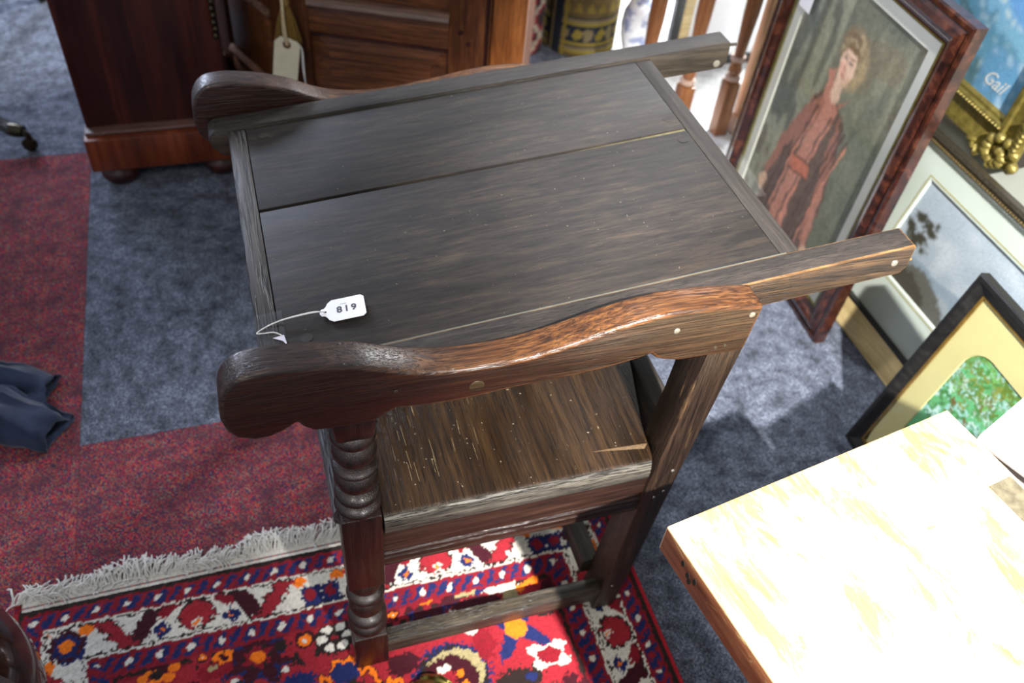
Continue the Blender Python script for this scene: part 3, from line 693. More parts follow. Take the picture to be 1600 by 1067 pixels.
obj('sticky_tape', bm, glass_mat('clear_tape', (.96, .97, 1.0), .10), tg, smooth=True, label='crinkled clear sticky tape')
bm = B(); hexa(bm, [TL_(-.008, .0485, .0035), TL_(.006, .050, .0035), TL_(.0085, .030, .0035), TL_(.0035, .040, .0035)], [TL_(-.008, .0485, .0039), TL_(.006, .050, .0039), TL_(.0085, .030, .0039), TL_(.0035, .040, .0039)])
obj('tape_fold', bm, plain('tape_fold_white', rgb(225, 220, 232), .3), tg)

# ================================================================== MAHOGANY PEDESTAL
mh = thing('mahogany_pedestal', 'dark red mahogany pedestal cabinet with plinth and bun feet behind the oak chair', 'cabinet', (-.213, 1.66, 0))
def L(bm, x0, x1, y0, y1, z0, z1): return box(bm, x0+.213, x1+.213, y0-1.66, y1-1.66, z0, z1)
obj('carcase', L(B(), -.398, -.024, 1.460, 1.80, .150, .92), MAHOG, mh, 0.003)
obj('plinth', L(B(), -.406, -.016, 1.412, 1.83, .062, .160), MAHOGP, mh, 0.004)
bm = B(); L(bm, -.402, -.020, 1.430, 1.82, .160, .172); obj('moulding', bm, wood('mahogany_light', rgb(60, 34, 30), rgb(98, 66, 58), rgb(130, 96, 86), 'x', rough=.3), mh, 0.005)
for x, y in ((-.345, 1.465), (-.075, 1.465), (-.345, 1.78), (-.075, 1.78)):
    bm = B(); lathe(bm, [(.026, .001), (.042, .010), (.050, .026), (.048, .042), (.034, .056), (.030, .064)], (x+.213, y-1.66, 0), 24); obj('bun_foot', bm, MAHOG, mh, smooth=True)
obj('top', L(B(), -.415, -.010, 1.445, 1.82, .92, .945), MAHOGP, mh, 0.004)
bm = B()
for k in range(7): lathe(bm, [(.003, 0), (.008, .004), (.009, .010), (.004, .016)], (.181+.002*(k % 2), -.208, .40+k*.018), 8)
obj('beaded_edge', bm, BRASSD, mh, smooth=True)

# ================================================================== CANTED OAK CUPBOARD
A_, B_, C_ = Vector((-.05, 1.913)), Vector((.181, 1.386)), Vector((.732, 1.153))
fd = (C_-B_).normalized(); ld = (B_-A_).normalized()
cup = thing('oak_cupboard', 'canted oak cupboard with raised panels, a tasselled key tag hanging in front', 'cabinet', (B_.x, B_.y, 0), math.atan2(fd.y, fd.x))
cr = math.atan2(fd.y, fd.x)
la = math.atan2(ld.y, ld.x) - cr       # direction of the left face in cupboard coordinates
Lx, Ly = math.cos(la), math.sin(la)
LLEN = (B_-A_).length
# carcase outline: A, B, C, then back
def toC(v): q = Vector((v[0]-B_.x, v[1]-B_.y)); c, s_ = math.cos(-cr), math.sin(-cr); return (q.x*c-q.y*s_, q.x*s_+q.y*c)
a2 = toC(A_); FL = (C_-B_).length
base = [a2, (0, 0), (FL-.040, 0), (FL-.040, .5), (a2[0], .62)]
ins = [(x*1.0, y+.02 if i in (1, 2) else y) for i, (x, y) in enumerate(base)]
bm = B(); hexa(bm, [(x, y, .06) for x, y in ins], [(x, y, .86) for x, y in ins]); obj('carcase', bm, OAKCV, cup)
# front face: stiles, rails, panels (s along x, front at y=0)
def fbox(bm, s0, s1, z0, z1, y0, y1): return box(bm, s0, s1, y0, y1, z0, z1)
obj('stile', fbox(B(), 0, .016, .06, .86, -.004, .03), OAKCV, cup, .002)
obj('stile', fbox(B(), .372, .462, .06, .86, -.004, .03), OAKCV, cup, .002)
obj('bead', fbox(B(), .462, .468, .06, .86, -.001, .03), MAHOG, cup, .002)
obj('bead', fbox(B(), .470, .477, .06, .86, -.003, .03), OAKCV, cup, .002)
obj('end_stile', fbox(B(), .479, FL-.036, .06, .86, -.006, .03), OAKCW, cup, .003)
obj('rail', fbox(B(), .016, .372, .442, .512, -.002, .03), OAKC, cup, .002)
obj('rail', fbox(B(), .016, .372, .06, .17, -.002, .03), OAKC, cup, .002)
obj('rail', fbox(B(), .016, .372, .79, .86, -.002, .03), OAKC, cup, .002)
def raised(s0, s1, z0, z1, m):
    bm = B()
    def ring(i, y): return [(s0+i, y, z0+i), (s1-i, y, z0+i), (s1-i, y, z1-i), (s0+i, y, z1-i)]
    rs = [ring(0, .022), ring(0, .016), ring(.046, .010), ring(.046, .006)]
    vs = [[bm.verts.new(p) for p in r] for r in rs]
    for a, b in zip(vs[:-1], vs[1:]):
        for k in range(4): bm.faces.new((a[k], a[(k+1) % 4], b[(k+1) % 4], b[k]))
    bm.faces.new(vs[-1]); bm.faces.new(vs[0][::-1])
    return bm
obj('raised_panel', raised(.016, .372, .17, .442, 0), OAKC, cup)
obj('raised_panel', raised(.016, .372, .53, .79, 0), OAKC, cup)
def mould(s0, s1, z, flip=1):
    prof = [(-.012, 0), (-.014, .006), (-.010, .014), (-.002, .020), (.012, .022), (.02, .022), (.02, 0)]
    return hexa(B(), [(s0, y, z+flip*h) for y, h in prof], [(s1, y, z+flip*h) for y, h in prof])
obj('moulding', mould(.016, .372, .512), OAKMD, cup)
bm = B(); hexa(bm, [(.016, -.002, .436), (.372, -.002, .436), (.372, .016, .430), (.016, .016, .430)], [(.016, -.002, .442), (.372, -.002, .442), (.372, .016, .442), (.016, .016, .442)]); obj('moulding', bm, MAHOG, cup)
for s, z in ((.401, .492), (.422, .464)):
    bm = disc_y(B(), s, -.003, z, .007, .003); obj('peg', bm, MAHOG, cup)
# left canted face
def lp(s, z, d): # s from B backwards along the face is LLEN-s ; outward normal
    q = s - LLEN; nx, ny = Ly, -Lx
    return (Lx*q + nx*d, Ly*q + ny*d, z)
def lbox(bm, s0, s1, z0, z1, d0, d1): return hexa(bm, [lp(s0, z0, d0), lp(s1, z0, d0), lp(s1, z1, d0), lp(s0, z1, d0)], [lp(s0, z0, d1), lp(s1, z0, d1), lp(s1, z1, d1), lp(s0, z1, d1)])
obj('side_stile', lbox(B(), .0, .138, .06, .86, -.02, .004), OAKCV, cup, .002)
obj('side_stile', lbox(B(), .412, LLEN, .06, .86, -.02, .004), OAKCV, cup, .002)
obj('side_rail', lbox(B(), .138, .412, .06, .185, -.02, .003), OAKCV, cup, .002)
obj('side_rail', lbox(B(), .138, .412, .43, .52, -.02, .003), OAKCV, cup, .002)
obj('side_rail', lbox(B(), .138, .412, .78, .86, -.02, .003), OAKCV, cup, .002)
obj('side_panel', lbox(B(), .168, .396, .215, .406, -.02, .006), OAKC, cup, .003)
obj('side_panel', lbox(B(), .138, .412, .185, .43, -.02, -.008), OAKCV, cup)
obj('side_panel', lbox(B(), .138, .412, .52, .78, -.02, -.004), OAKCV, cup)
def lmould(bm, s0, s1, z0, z1):
    prof = [(z0, 0), (z0, .012), (z0+(z1-z0)*.3, .014), (z1, .004), (z1, 0)]
    return hexa(bm, [lp(s0, z, d) for z, d in prof], [lp(s1, z, d) for z, d in prof])
obj('moulding', lmould(B(), .140, .410, .190, .214), wood('moulding_rose', rgb(104, 70, 54), rgb(146, 104, 84), rgb(170, 130, 108), 'y', rough=.35), cup)
obj('moulding', lmould(B(), .140, .410, .408, .428), OAKMD, cup)
obj('side_foot', lbox(B(), -.020, .030, .0, .165, -.03, .012), OAKGY, cup, .003)
obj('side_foot', lbox(B(), .040, .075, .0, .10, -.03, .016), OAKGY, cup, .003)
obj('plinth', lbox(B(), .03, LLEN, .0, .06, -.03, .012), OAKGY, cup, .003)
obj('plinth', fbox(B(), 0, FL-.036, .0, .06, -.008, .03), OAKCV, cup, .003)

# ---- key tassel and manila tag hanging before the cupboard
nf = Vector((fd.y, -fd.x, 0)); fd3 = Vector((fd.x, fd.y, 0))
def HP(s, z, d=.05): return Vector((B_.x, B_.y, 0)) + fd3*s + nf*d + Vector((0, 0, z))
org = HP(-.03, .62, .05)
ts = thing('key_tassel', 'gold thread key tassel hanging on the oak cupboard behind the manila tag', 'tassel', org)
def hl(s, z, d=.05): return tuple(HP(s, z, d) - org)
sc_ = lambda q: (Vector(q).to_2d()-Vector((B_.x, B_.y))).dot(Vector(fd))
bm = B()
for k in range(150):
    a = rnd.uniform(-1, 1); dd = rnd.uniform(-1, 1)
    top_s = -.0246 + a*.006; bs = -.026 + a*.031
    tube(bm, [hl(top_s, .526, .047+dd*.006), hl(top_s*.5+bs*.5, .49, .047+dd*.010), hl(bs, .425+rnd.uniform(-.01, .01), .047+dd*.014)], .0011, 4)
obj('tassel_skirt', bm, GOLDTH, ts, kind='stuff', smooth=True)
bm = B(); lathe(bm, [(.006, 0), (.010, .006), (.011, .018), (.007, .026), (.010, .034), (.009, .05), (.004, .056)], hl(-.0246, .518, .047), 14); obj('tassel_head', bm, GOLDTH, ts, smooth=True)
bm = B(); tube(bm, [hl(-.0246, .57, .047), hl(-.024, .60, .03), hl(-.01, .64, .0)], .003, 8); obj('cord', bm, GOLDTH, ts, smooth=True)
tcorn = [(-.078, .437), (-.067, .450), (-.046, .4485), (-.030, .443), (-.021, .434), (-.0205, .425)]
# tag outline in face coordinates from measured points
P_ = [(0.112, 1.361, 0.441), (0.127, 1.355, 0.454), (0.147, 1.346, 0.452), (0.167, 1.337, 0.443), (0.171, 1.336, 0.435), (0.153, 1.343, 0.317), (0.096, 1.368, 0.330)]
mt = thing('manila_tag', 'blank manila luggage tag hanging over the gold tassel of the oak cupboard', 'tag', (.14, 1.349, .454))
def dn(p, off): q = Vector(p) + nf*off; return tuple(q - Vector((.14, 1.349, .454)))
bm = B(); hexa(bm, [dn(p, .016) for p in P_], [dn(p, .0172) for p in P_]); obj('card', bm, MANILA, mt)
hc = Vector((.140, 1.349, .434))
def ringp(r, off): return [dn(hc + fd3*(r*math.cos(k*math.pi/8)) + Vector((0, 0, r*math.sin(k*math.pi/8))), off) for k in range(16)]
bm = B(); hexa(bm, ringp(.0105, .0168), ringp(.0105, .0178)); obj('eyelet', bm, plain('eyelet_brown', rgb(112, 72, 44), .6), mt)
bm = B(); hexa(bm, ringp(.006, .0172), ringp(.006, .0183)); obj('eyelet_hole', bm, plain('hole_dark', rgb(48, 32, 22), .8), mt)
bm = B(); tube(bm, spline([dn((.141, 1.349, .434), .019), dn((.137, 1.350, .470), .020), dn((.138, 1.350, .52), .016), dn((.136, 1.350, .60), .004)], 5), .0035, 7)
tube(bm, spline([dn((.143, 1.348, .434), .020), dn((.142, 1.349, .470), .022), dn((.140, 1.350, .52), .018), dn((.139, 1.350, .60), .006)], 5), .0025, 7)
obj('twine', bm, TWINE, mt, smooth=True)
bm = B(); tube(bm, spline([dn((.160, 1.340, .445), .014), dn((.172, 1.335, .425), .012), dn((.171, 1.335, .37), .012), dn((.1755, 1.333, .318), .012)], 5), .0014, 6)
tube(bm, spline([dn((.160, 1.340, .443), .014), dn((.1735, 1.335, .425), .013), dn((.174, 1.335, .37), .013), dn((.1735, 1.333, .312), .013)], 5), .0012, 6)
obj('string', bm, STRING, mt, smooth=True)

# ================================================================== STANDING ROLLED RUGS
def roll(name, label, cx_, cy_, r, h, paint, a0, a1, cap_col):
    th = thing(name, label, 'rug', (cx_, cy_, 0))
    c = Canvas(0, 2*math.pi*r, 0, h, .006); paint(c)
    c.Z[:] = 0
    ph = a0
    def fn(co):
        a = ph + co[:, 0]/r; rr = r + .010*np.clip(co[:, 0]/(2*math.pi*r), 0, 1)
        return np.stack([rr*np.cos(a), rr*np.sin(a), co[:, 1]+.002], 1)
    me = c.mesh('roll_face', 0, fn); link('roll_face', me, attr_mat(name+'_wool', .95, .1, .4, 300), th, True)
    bm = B(); turns = 4; pts = []
    for k in range(turns*24+1):
        a = ph + 2*math.pi*k/24; rr = r*(.25 + .72*k/(turns*24)); pts.append((rr*math.cos(a), rr*math.sin(a)))
    for (xa, ya), (xb, yb) in zip(pts[:-1], pts[1:]):
        vs = [bm.verts.new(p) for p in ((xa, ya, .003), (xb, yb, .003), (xb, yb, h-.004), (xa, ya, h-.004))]; bm.faces.new(vs)
    bmesh.ops.remove_doubles(bm, verts=bm.verts, dist=1e-6)
    o = obj('rolled_layers', bm, plain(name+'_back', cap_col, .9), th, smooth=True)
    md = o.modifiers.new('thickness', 'SOLIDIFY'); md.thickness = .008
    return th
def paint_gold(c):
    gold, navy, yel, buff = rgb(90, 76, 48), rgb(34, 40, 48), rgb(126, 110, 48), rgb(112, 100, 74)
    c.C[:] = gold; H = c.Y
    n1 = c.noise(40, 40, 3)
    c.C *= (0.8+.4*n1)[..., None]
    per = .085
    ph = (c.X % per)/per
    c.put((H > .055) & (H < .115), navy)
    c.put((np.abs(H-.048) < .007) | (np.abs(H-.122) < .006), yel); c.put((np.abs(H-.032) < .005) | (np.abs(H-.136) < .004), buff); c.put(np.abs(H-.020) < .006, yel); c.put(np.abs(H-.145) < .004, navy); c.put(np.abs(H-.040) < .003, navy); c.put(np.abs(H-.130) < .002, navy)
    c.put(((ph-.28)/.2)**2 + ((H-.085)/.020)**2 + (c.noise(90, 60, 5)-.5)*1.2 < 1, yel); c.put(((ph-.75)/.2)**2 + ((H-.085)/.022)**2 + (c.noise(90, 60, 6)-.5)*1.4 < 1, buff)
    c.put((H > .165) & (H < .20) & (np.abs(ph % .5-.25)*per < (.205-H)*.45), yel, .7)
    u = c.X/(2*math.pi*.145)
    for q in (.035, .40):
        c.put(np.abs(c.X-q) < .018, navy); c.put(np.abs(c.X-q-.028) < .006, yel); c.put(np.abs(c.X-q+.026) < .005, buff)
roll('rolled_carpet', 'rolled gold carpet with a navy border standing on end beside the balusters', 1.225, 2.04, .130, .95, paint_gold, R(195), 0, rgb(70, 60, 44))
def paint_kilim(c):
    cream, red, dk = rgb(176, 160, 142), rgb(140, 52, 58), rgb(64, 52, 54)
    c.C[:] = cream
    cx_ = (c.X % .11)/.11-.5; hz = (c.Y % .13)/.13-.5
    st = np.abs(cx_)*1.2 + np.floor(np.abs(hz)*8)/8*1.1
    c.put(st < .48, cream); c.put(st < .42, dk); c.put((st < .30) & (c.noise(60, 120, 2) > .35), red); c.put((st > .62), red); c.put((st > .75), dk)
    c.put((np.abs(np.abs(cx_)-np.abs(hz)) < .04) & (st < .42), cream, .8)
    c.C *= (0.8+.4*c.noise(80, 160, 4))[..., None]
roll('rolled_kilim', 'rolled red and cream kilim standing between the oak cupboard and the gold carpet', 1.012, 2.02, .055, .9, paint_kilim, R(200), 0, rgb(60, 40, 40))

# ================================================================== BANISTER
ban = thing('banister', 'turned pine banister by the white landing behind the portrait', 'banister', (1.36, 1.39, 0))
prof = [(.0195, .0), (.023, .004), (.023, .013), (.016, .018), (.0145, .022), (.0205, .034), (.0215, .044), (.016, .058), (.0145, .064), (.0225, .072), (.0225, .082), (.0150, .088), (.0160, .10), (.0185, .14), (.0235, .22), (.0245, .30), (.0225, .42), (.0175, .56), (.020, .58), (.020, .59)]
for x in (1.172, 1.323, 1.480):
    bm = B(); box(bm, x-1.36-.0225, x-1.36+.0225, -.0225, .0225, .0, .185); bl = obj('baluster', bm, BAL, ban, .002)
    bm = B(); lathe(bm, prof, (x-1.36, 0, .185), 20); obj('turned_shaft', bm, BAL, bl, smooth=True)
    bm = B(); lathe(bm, [(.0225, .012), (.0245, .004), (.0225, -.004)][::-1], (x-1.36, 0, .196), 20); obj('ring', bm, plain('ring_glint', rgb(176, 150, 134), .4), bl, smooth=True)  # pale colour paints the light reflected off the turned ring
    bm = B(); lathe(bm, [(.0225, .010), (.0240, .004), (.0225, -.004)][::-1], (x-1.36, 0, .262), 20); obj('ring', bm, plain('ring_glint2', rgb(176, 150, 134), .4), bl, smooth=True)  # upper ring, its reflected light painted in pale as well
bm = B(); box(bm, -.22, .28, -.03, .03, .775, .82); obj('handrail', bm, BAL, ban, .008)
bm = B(); box(bm, 1.545-1.36-.016, 1.545-1.36+.016, -.016, .016, 0.02, .775); post = obj('flat_post', bm, BALP, ban, .002, label='pale square post')
bm = B(); box(bm, 1.545-1.36-.025, 1.545-1.36+.025, -.025, .025, 0, .06); obj('post_foot', bm, plain('pale_pink_block', rgb(206, 180, 164), .5), post, .003)

# ================================================================== PICTURE FRAMES
def frame_matrix(phi, lean):
    d = Vector((math.cos(phi), math.sin(phi), 0)); nr = Vector((d.y, -d.x, 0)); up = nr*math.sin(lean) + Vector((0, 0, math.cos(lean)))
    x = -d; z = x.cross(up)
    return Matrix((x, up, z)).transposed()
def rails(parent, w_, h_, prof, mats, names=('frame_rail',)*4):
    """mitred rails: prof = [(inset, z)] polygon; outer rectangle x in [-w,0], y in [0,h]"""
    sides = (((-w_, 0), (0, 0)), ((0, 0), (0, h_)), ((0, h_), (-w_, h_)), ((-w_, h_), (-w_, 0)))
    for i, ((xa, ya), (xb, yb)) in enumerate(sides):
        dx, dy = xb-xa, yb-ya; Ln = math.hypot(dx, dy); dx /= Ln; dy /= Ln; nx, ny = -dy, dx
        a = [(xa+(dx+nx)*t_, ya+(dy+ny)*t_, z) for t_, z in prof]; b = [(xb+(-dx+nx)*t_, yb+(-dy+ny)*t_, z) for t_, z in prof]
        m = mats[i % 2] if isinstance(mats, (list, tuple)) else mats
        obj(names[i], hexa(B(), a, b), m, parent)
def sheet(name, x0, x1, y0, y1, z0, z1, m, parent, hole_=None, bev=.0, label=None):
    bm = B()
    if hole_ is None: box(bm, x0, x1, y0, y1, z0, z1)
    else:
        hx0, hx1, hy0, hy1 = hole_
        o_ = [(x0, y0), (x1, y0), (x1, y1), (x0, y1)]; i_ = [(hx0, hy0), (hx1, hy0), (hx1, hy1), (hx0, hy1)]
        V = {k: [bm.verts.new((x, y, z)) for x, y in pts] for k, pts, z in (('ob', o_, z0), ('ot', o_, z1), ('ib', [(x-bev if x == hx0 else x+bev, y) for x, y in i_], z0), ('it', i_, z1))}
        V['ib'] = [bm.verts.new((x+(bev if k in (0, 3) else -bev), y+(bev if k < 2 else -bev), z0)) for k, (x, y) in enumerate(i_)]
        for k in range(4):
            j = (k+1) % 4
            for a, b in (('ot', 'it'), ('it', 'ib'), ('ib', 'ob'), ('ob', 'ot')): bm.faces.new((V[a][k], V[a][j], V[b][j], V[b][k]))
        for v in [v for v in bm.verts if not v.link_faces]: bm.verts.remove(v)
    return obj(name, bm, m, parent, label=label)
GLASS = glass_mat('picture_glass', (.97, .98, .97), .0)
ART = attr_mat('paint_matt', .7, .2, .05, 300)

# ---- portrait
W_, H_ = .660, .842
pt = thing('portrait_picture', 'framed portrait of a person in a salmon coat leaning by the balusters', 'picture', (1.2919, .4530, 0), frame_matrix(1.5086, .0278))
FRD = NT('burr_mahogany'); q1 = FRD.noise(FRD.coord(), 26, 6, .65, 1.0); FRD_m = FRD.done(FRD.ramp(q1, [(.34, rgb(22, 11, 9)), (.52, rgb(54, 26, 18)), (.68, rgb(84, 46, 31))]), .2, coat=.6)
rails(pt, W_, H_, [(0, -.030), (0, -.004), (.004, .0), (.012, .0), (.016, -.003), (.024, .003), (.036, .006), (.046, .002), (.052, -.006), (.058, -.008), (.062, -.008), (.062, -.030)], FRD_m)
GOLDP = plain('dull_gold_leaf', rgb(138, 128, 62), .42, .35, var=.2, scale=70)
sheet('gilt_slip', -W_+.060, -.060, .060, H_-.060, -.018, -.011, GOLDP, pt, (-W_+.072, -.072, .068, H_-.068), .001)
sheet('mount', -W_+.07, -.07, .066, H_-.066, -.020, -.0145, plain('cream_mount', rgb(228, 225, 214), .75, var=.04, scale=8), pt, (-W_+.102, -.102, .100, H_-.098), .002)
c = Canvas(-W_+.100, -.100, .098, H_-.096, .0022)
def paint_portrait(c):
    c.warp(.006, 30, 5)
    bgc = rgb(96, 96, 80)
    c.C[:] = bgc
    n1 = c.noise(6, 8, 1); n2 = c.noise(22, 9, 2); n3 = c.noise(60, 70, 3)
    c.put(n1*1.3-.2, rgb(70, 74, 66), .9); c.put(n2*1.4-.5, rgb(132, 128, 108), .5); c.put((n1 < .35)*1.0, rgb(84, 62, 48), .35)
    c.put((c.Y < .25)*1.0, rgb(74, 66, 50), .4); c.put(((c.X > -.24) & (c.Y < .5))*1.0, rgb(78, 82, 66), .5)
    c.put(((c.X < -.38) & (n2 > .5))*1.0, rgb(150, 150, 128), .35)
    c.blur(6)
    coat, coatd, coatl = rgb(130, 84, 70), rgb(82, 62, 52), rgb(154, 104, 88)
    # coat body, widening to the hem
    c.poly([(-.375, .50), (-.395, .47), (-.435, .36), (-.475, .22), (-.47, .098), (-.19, .098), (-.205, .22), (-.225, .38), (-.245, .465), (-.285, .492), (-.33, .512)], coatd)
    c.poly([(-.36, .50), (-.392, .45), (-.42, .36), (-.40, .30), (-.375, .40), (-.345, .49)], coat)
    c.poly([(-.34, .505), (-.365, .40), (-.385, .25), (-.395, .098), (-.325, .098), (-.325, .26), (-.305, .40), (-.29, .49)], coatl)
    c.poly([(-.27, .48), (-.245, .42), (-.225, .30), (-.21, .16), (-.235, .15), (-.255, .28), (-.275, .39)], coat)
    c.poly([(-.232, .34), (-.205, .18), (-.198, .12), (-.222, .12), (-.240, .26)], coatl, .8)
    for xs in (-.445, -.42, -.355, -.30, -.285, -.262): c.line([(xs+.05, .46), (xs+.02, .3), (xs, .11)], .004, rgb(60, 40, 34), .8)
    for xs in (-.405, -.34, -.25): c.line([(xs+.04, .44), (xs+.01, .3), (xs, .13)], .003, rgb(196, 126, 104), .7)
    c.poly([(-.392, .305), (-.31, .318), (-.305, .285), (-.388, .272)], rgb(158, 88, 66)); c.line([(-.392, .308), (-.308, .320)], .003, rgb(70, 46, 36)); c.line([(-.39, .270), (-.303, .283)], .003, rgb(70, 46, 36))
    # arm and hand on the left
    c.poly([(-.395, .47), (-.455, .33), (-.485, .20), (-.468, .185), (-.43, .30), (-.385, .42)], coat); c.ell(-.474, .165, .016, .026, rgb(178, 146, 122)); c.ell(-.205, .12, .016, .03, rgb(172, 138, 116))
    # neck, collar, face, hair
    c.poly([(-.348, .515), (-.34, .555), (-.31, .55), (-.30, .505), (-.322, .485)], rgb(180, 150, 130))
    c.poly([(-.378, .545), (-.352, .565), (-.345, .52), (-.325, .47), (-.36, .49)], coatl); c.poly([(-.29, .505), (-.262, .535), (-.285, .50), (-.32, .475)], coat)
    c.ell(-.318, .622, .050, .052, rgb(112, 96, 72), soft=.4); c.ell(-.286, .60, .030, .056, rgb(136, 118, 88), soft=.4); c.ell(-.340, .638, .026, .026, rgb(96, 80, 60), soft=.5)
    for k in range(40): c.ell(-.315+.045*math.cos(k*2.4)*math.sqrt(k/40), .622+.046*math.sin(k*2.4)*math.sqrt(k/40), .007, .005, (rgb(150, 134, 104), rgb(86, 70, 52))[k % 2], .6)
    c.ell(-.324, .588, .030, .046, rgb(190, 158, 138), rot=.12); c.ell(-.336, .572, .014, .014, rgb(186, 124, 108), .5, soft=.6)
    c.ell(-.312, .556, .018, .012, rgb(168, 134, 112), .8)
    c.poly([(-.355, .62), (-.33, .638), (-.295, .63), (-.290, .59), (-.305, .618), (-.34, .622)], rgb(96, 76, 50))
    for ex in (-.337, -.313): c.ell(ex, .597, .0065, .0035, rgb(52, 40, 36)); c.line([(ex-.008, .606), (ex+.008, .607)], .0018, rgb(84, 60, 44))
    c.line([(-.327, .597), (-.331, .578), (-.325, .576)], .0018, rgb(146, 104, 86)); c.line([(-.333, .561), (-.318, .562)], .0025, rgb(150, 70, 64))
    c.warp(.002, 60, 8); c.blur(4)
    c.C = np.clip(c.C*1.75 + .03, 0, 1)
    c.C *= (.86+.28*n3)[..., None]
paint_portrait(c); link('painting', c.mesh('painting', -.0185), ART, pt)
sheet('glass_pane', -W_+.061, -.061, .061, H_-.061, -.0105, -.0095, GLASS, pt)
sheet('backing_board', -W_+.03, -.03, .03, H_-.03, -.030, -.022, plain('brown_board', rgb(120, 96, 66), .8), pt)
bm = B(); box(bm, -.574, -.522, .615, .70, -.0094, -.0088)
obj('price_label', bm, PAPER, pt, label='small white paper label')

# ---- landscape with the wide pale mount
W2, H2 = .742, .521
ls = thing('landscape_picture', 'wide pale-mounted landscape picture in a beaded frame leaning behind the black frame', 'picture', (1.3946, -.10, 0), frame_matrix(1.5636, .20))
BEAD = plain('worn_dark_gilt', rgb(70, 64, 54), .35, .4, var=.3, scale=200)
LIGHTW = wood('pale_ash', rgb(178, 152, 100), rgb(206, 182, 128), rgb(222, 202, 152), 'x', rough=.45, pores=.2, bump=.1)
rails(ls, W2, H2, [(0, -.024), (0, 0), (.008, .003), (.014, .0), (.018, -.006), (.022, -.010), (.022, -.024)], BEAD)
sheet('bottom_board', -W2+.002, -.002, .003, .078, -.004, .0045, LIGHTW, ls, label='plain pale wood board along the foot')
bm = B(); box(bm, -W2+.004, -.004, .078, .086, -.006, .006); obj('black_fillet', bm, BLACKW, ls)
x = -W2+.02; bm = B()
while x < -.02:
    lathe(bm, [(.0005, -.0035), (.003, -.002), (.0035, 0), (.003, .002), (.0005, .0035)], (x, H2-.018, .001), 6); x += .0085
obj('bead_row', bm, plain('old_gold', rgb(150, 128, 84), .35, .7, var=.2, scale=200), ls, kind='stuff', label='row of gilt beads', smooth=True)
sheet('mount', -W2+.02, -.02, .085, H2-.02, -.016, -.010, plain('pale_green_mount', rgb(196, 203, 196), .75, var=.04, scale=6), ls, (-W2+.105, -.105, .190, H2-.090), .003)
sheet('gilt_line', -W2+.097, -.097, .182, H2-.082, -.0102, -.0096, plain('thin_gilt', rgb(186, 176, 120), .5, .2), ls, (-W2+.100, -.100, .185, H2-.085), 0)
c = Canvas(-W2+.103, -.103, .188, H2-.088, .003)
c.C[:] = rgb(168, 178, 192); yn = (c.Y-.188)/(H2-.276)
c.put(1.3-yn*1.6, rgb(150, 160, 170)); n1 = c.noise(14, 8, 3); c.put(n1*1.6-.7, rgb(196, 202, 210), .7)
c.put((yn < .34+.10*(c.noise(9, 1, 6)-.5))*1.0, rgb(126, 140, 156), .8); c.put((yn < .24+.06*(c.noise(12, 1, 7)-.5))*1.0, rgb(152, 160, 168), .9); c.put((yn < .10)*1.0, rgb(128, 122, 110), .8)
c.warp(.008, 60, 4)
c.poly([(-.64, .187), (-.62, .235), (-.56, .25), (-.50, .262), (-.43, .240), (-.38, .205), (-.36, .187)], rgb(92, 90, 84)); c.poly([(-.63, .187), (-.60, .225), (-.52, .240), (-.46, .21), (-.44, .187)], rgb(70, 66, 58))
c.line([(-.585, .225), (-.580, .29), (-.574, .34)], .005, rgb(58, 54, 46))
for q in range(26): c.ell(-.578+rnd.uniform(-.036, .036), .325+rnd.uniform(-.035, .040), rnd.uniform(.007, .015), rnd.uniform(.005, .010), rgb(62, 60, 50))
c.blur(2)
link('painting', c.mesh('painting', -.0155), ART, ls)
sheet('glass_pane', -W2+.02, -.02, .085, H2-.02, -.0090, -.0082, GLASS, ls)
sheet('backing_board', -W2+.01, -.01, .01, H2-.01, -.026, -.018, plain('grey_board', rgb(120, 112, 100), .8), ls)

# ---- black frame with the arched tree picture
W3, H3 = .40, .50
bf = thing('tree_picture', 'black framed arched picture of a green tree leaning against the pale landscape', 'picture', (1.1744+.0188, .1718-.3996, 0), frame_matrix(1.5254, .2015))
rails(bf, W3, H3, [(0, -.020), (0, .002), (.004, .004), (.012, .004), (.018, .001), (.026, -.003), (.030, -.004), (.030, -.020)], BLACKW)
sheet('gilt_slip', -W3+.029, -.029, .029, H3-.029, -.012, -.0055, plain('brown_gilt', rgb(140, 108, 48), .45, .3, var=.2), bf, (-W3+.036, -.036, .036, H3-.036), .001)
# mount with an arched opening
mx0, mx1, my0, my1 = -W3+.034, -.034, .034, H3-.034; ax0_, ax1_, ay0, ay1 = -W3+.088, -.088, .095, .392
bm = B(); rad = .05; inner = [(ax0_, ay0), (ax1_, ay0)]
inner += [(ax1_-rad+rad*math.cos(a), ay1-rad+rad*math.sin(a)) for a in np.linspace(0, math.pi/2, 8)]
inner += [(ax0_+rad+rad*math.cos(a), ay1-rad+rad*math.sin(a)) for a in np.linspace(math.pi/2, math.pi, 8)]
cxm, cym = (mx0+mx1)/2, (my0+my1)/2
def outer_of(x, y):
    dx, dy = x-cxm, y-cym; k = min(((mx1-mx0)/2)/abs(dx) if dx else 9e9, ((my1-my0)/2)/abs(dy) if dy else 9e9); return (cxm+dx*k, cym+dy*k)
dense = []
for (xa, ya), (xb, yb) in zip(inner, inner[1:]+inner[:1]):
    for k in range(6): dense.append((xa+(xb-xa)*k/6, ya+(yb-ya)*k/6))
def ringz(pts, z): return [bm.verts.new((x, y, z)) for x, y in pts]
r_i, r_o, r_b = ringz(dense, -.0088), ringz([outer_of(*p) for p in dense], -.0088), ringz([(x-(x-cxm)*.012, y-(y-cym)*.012) for x, y in dense], -.0115)
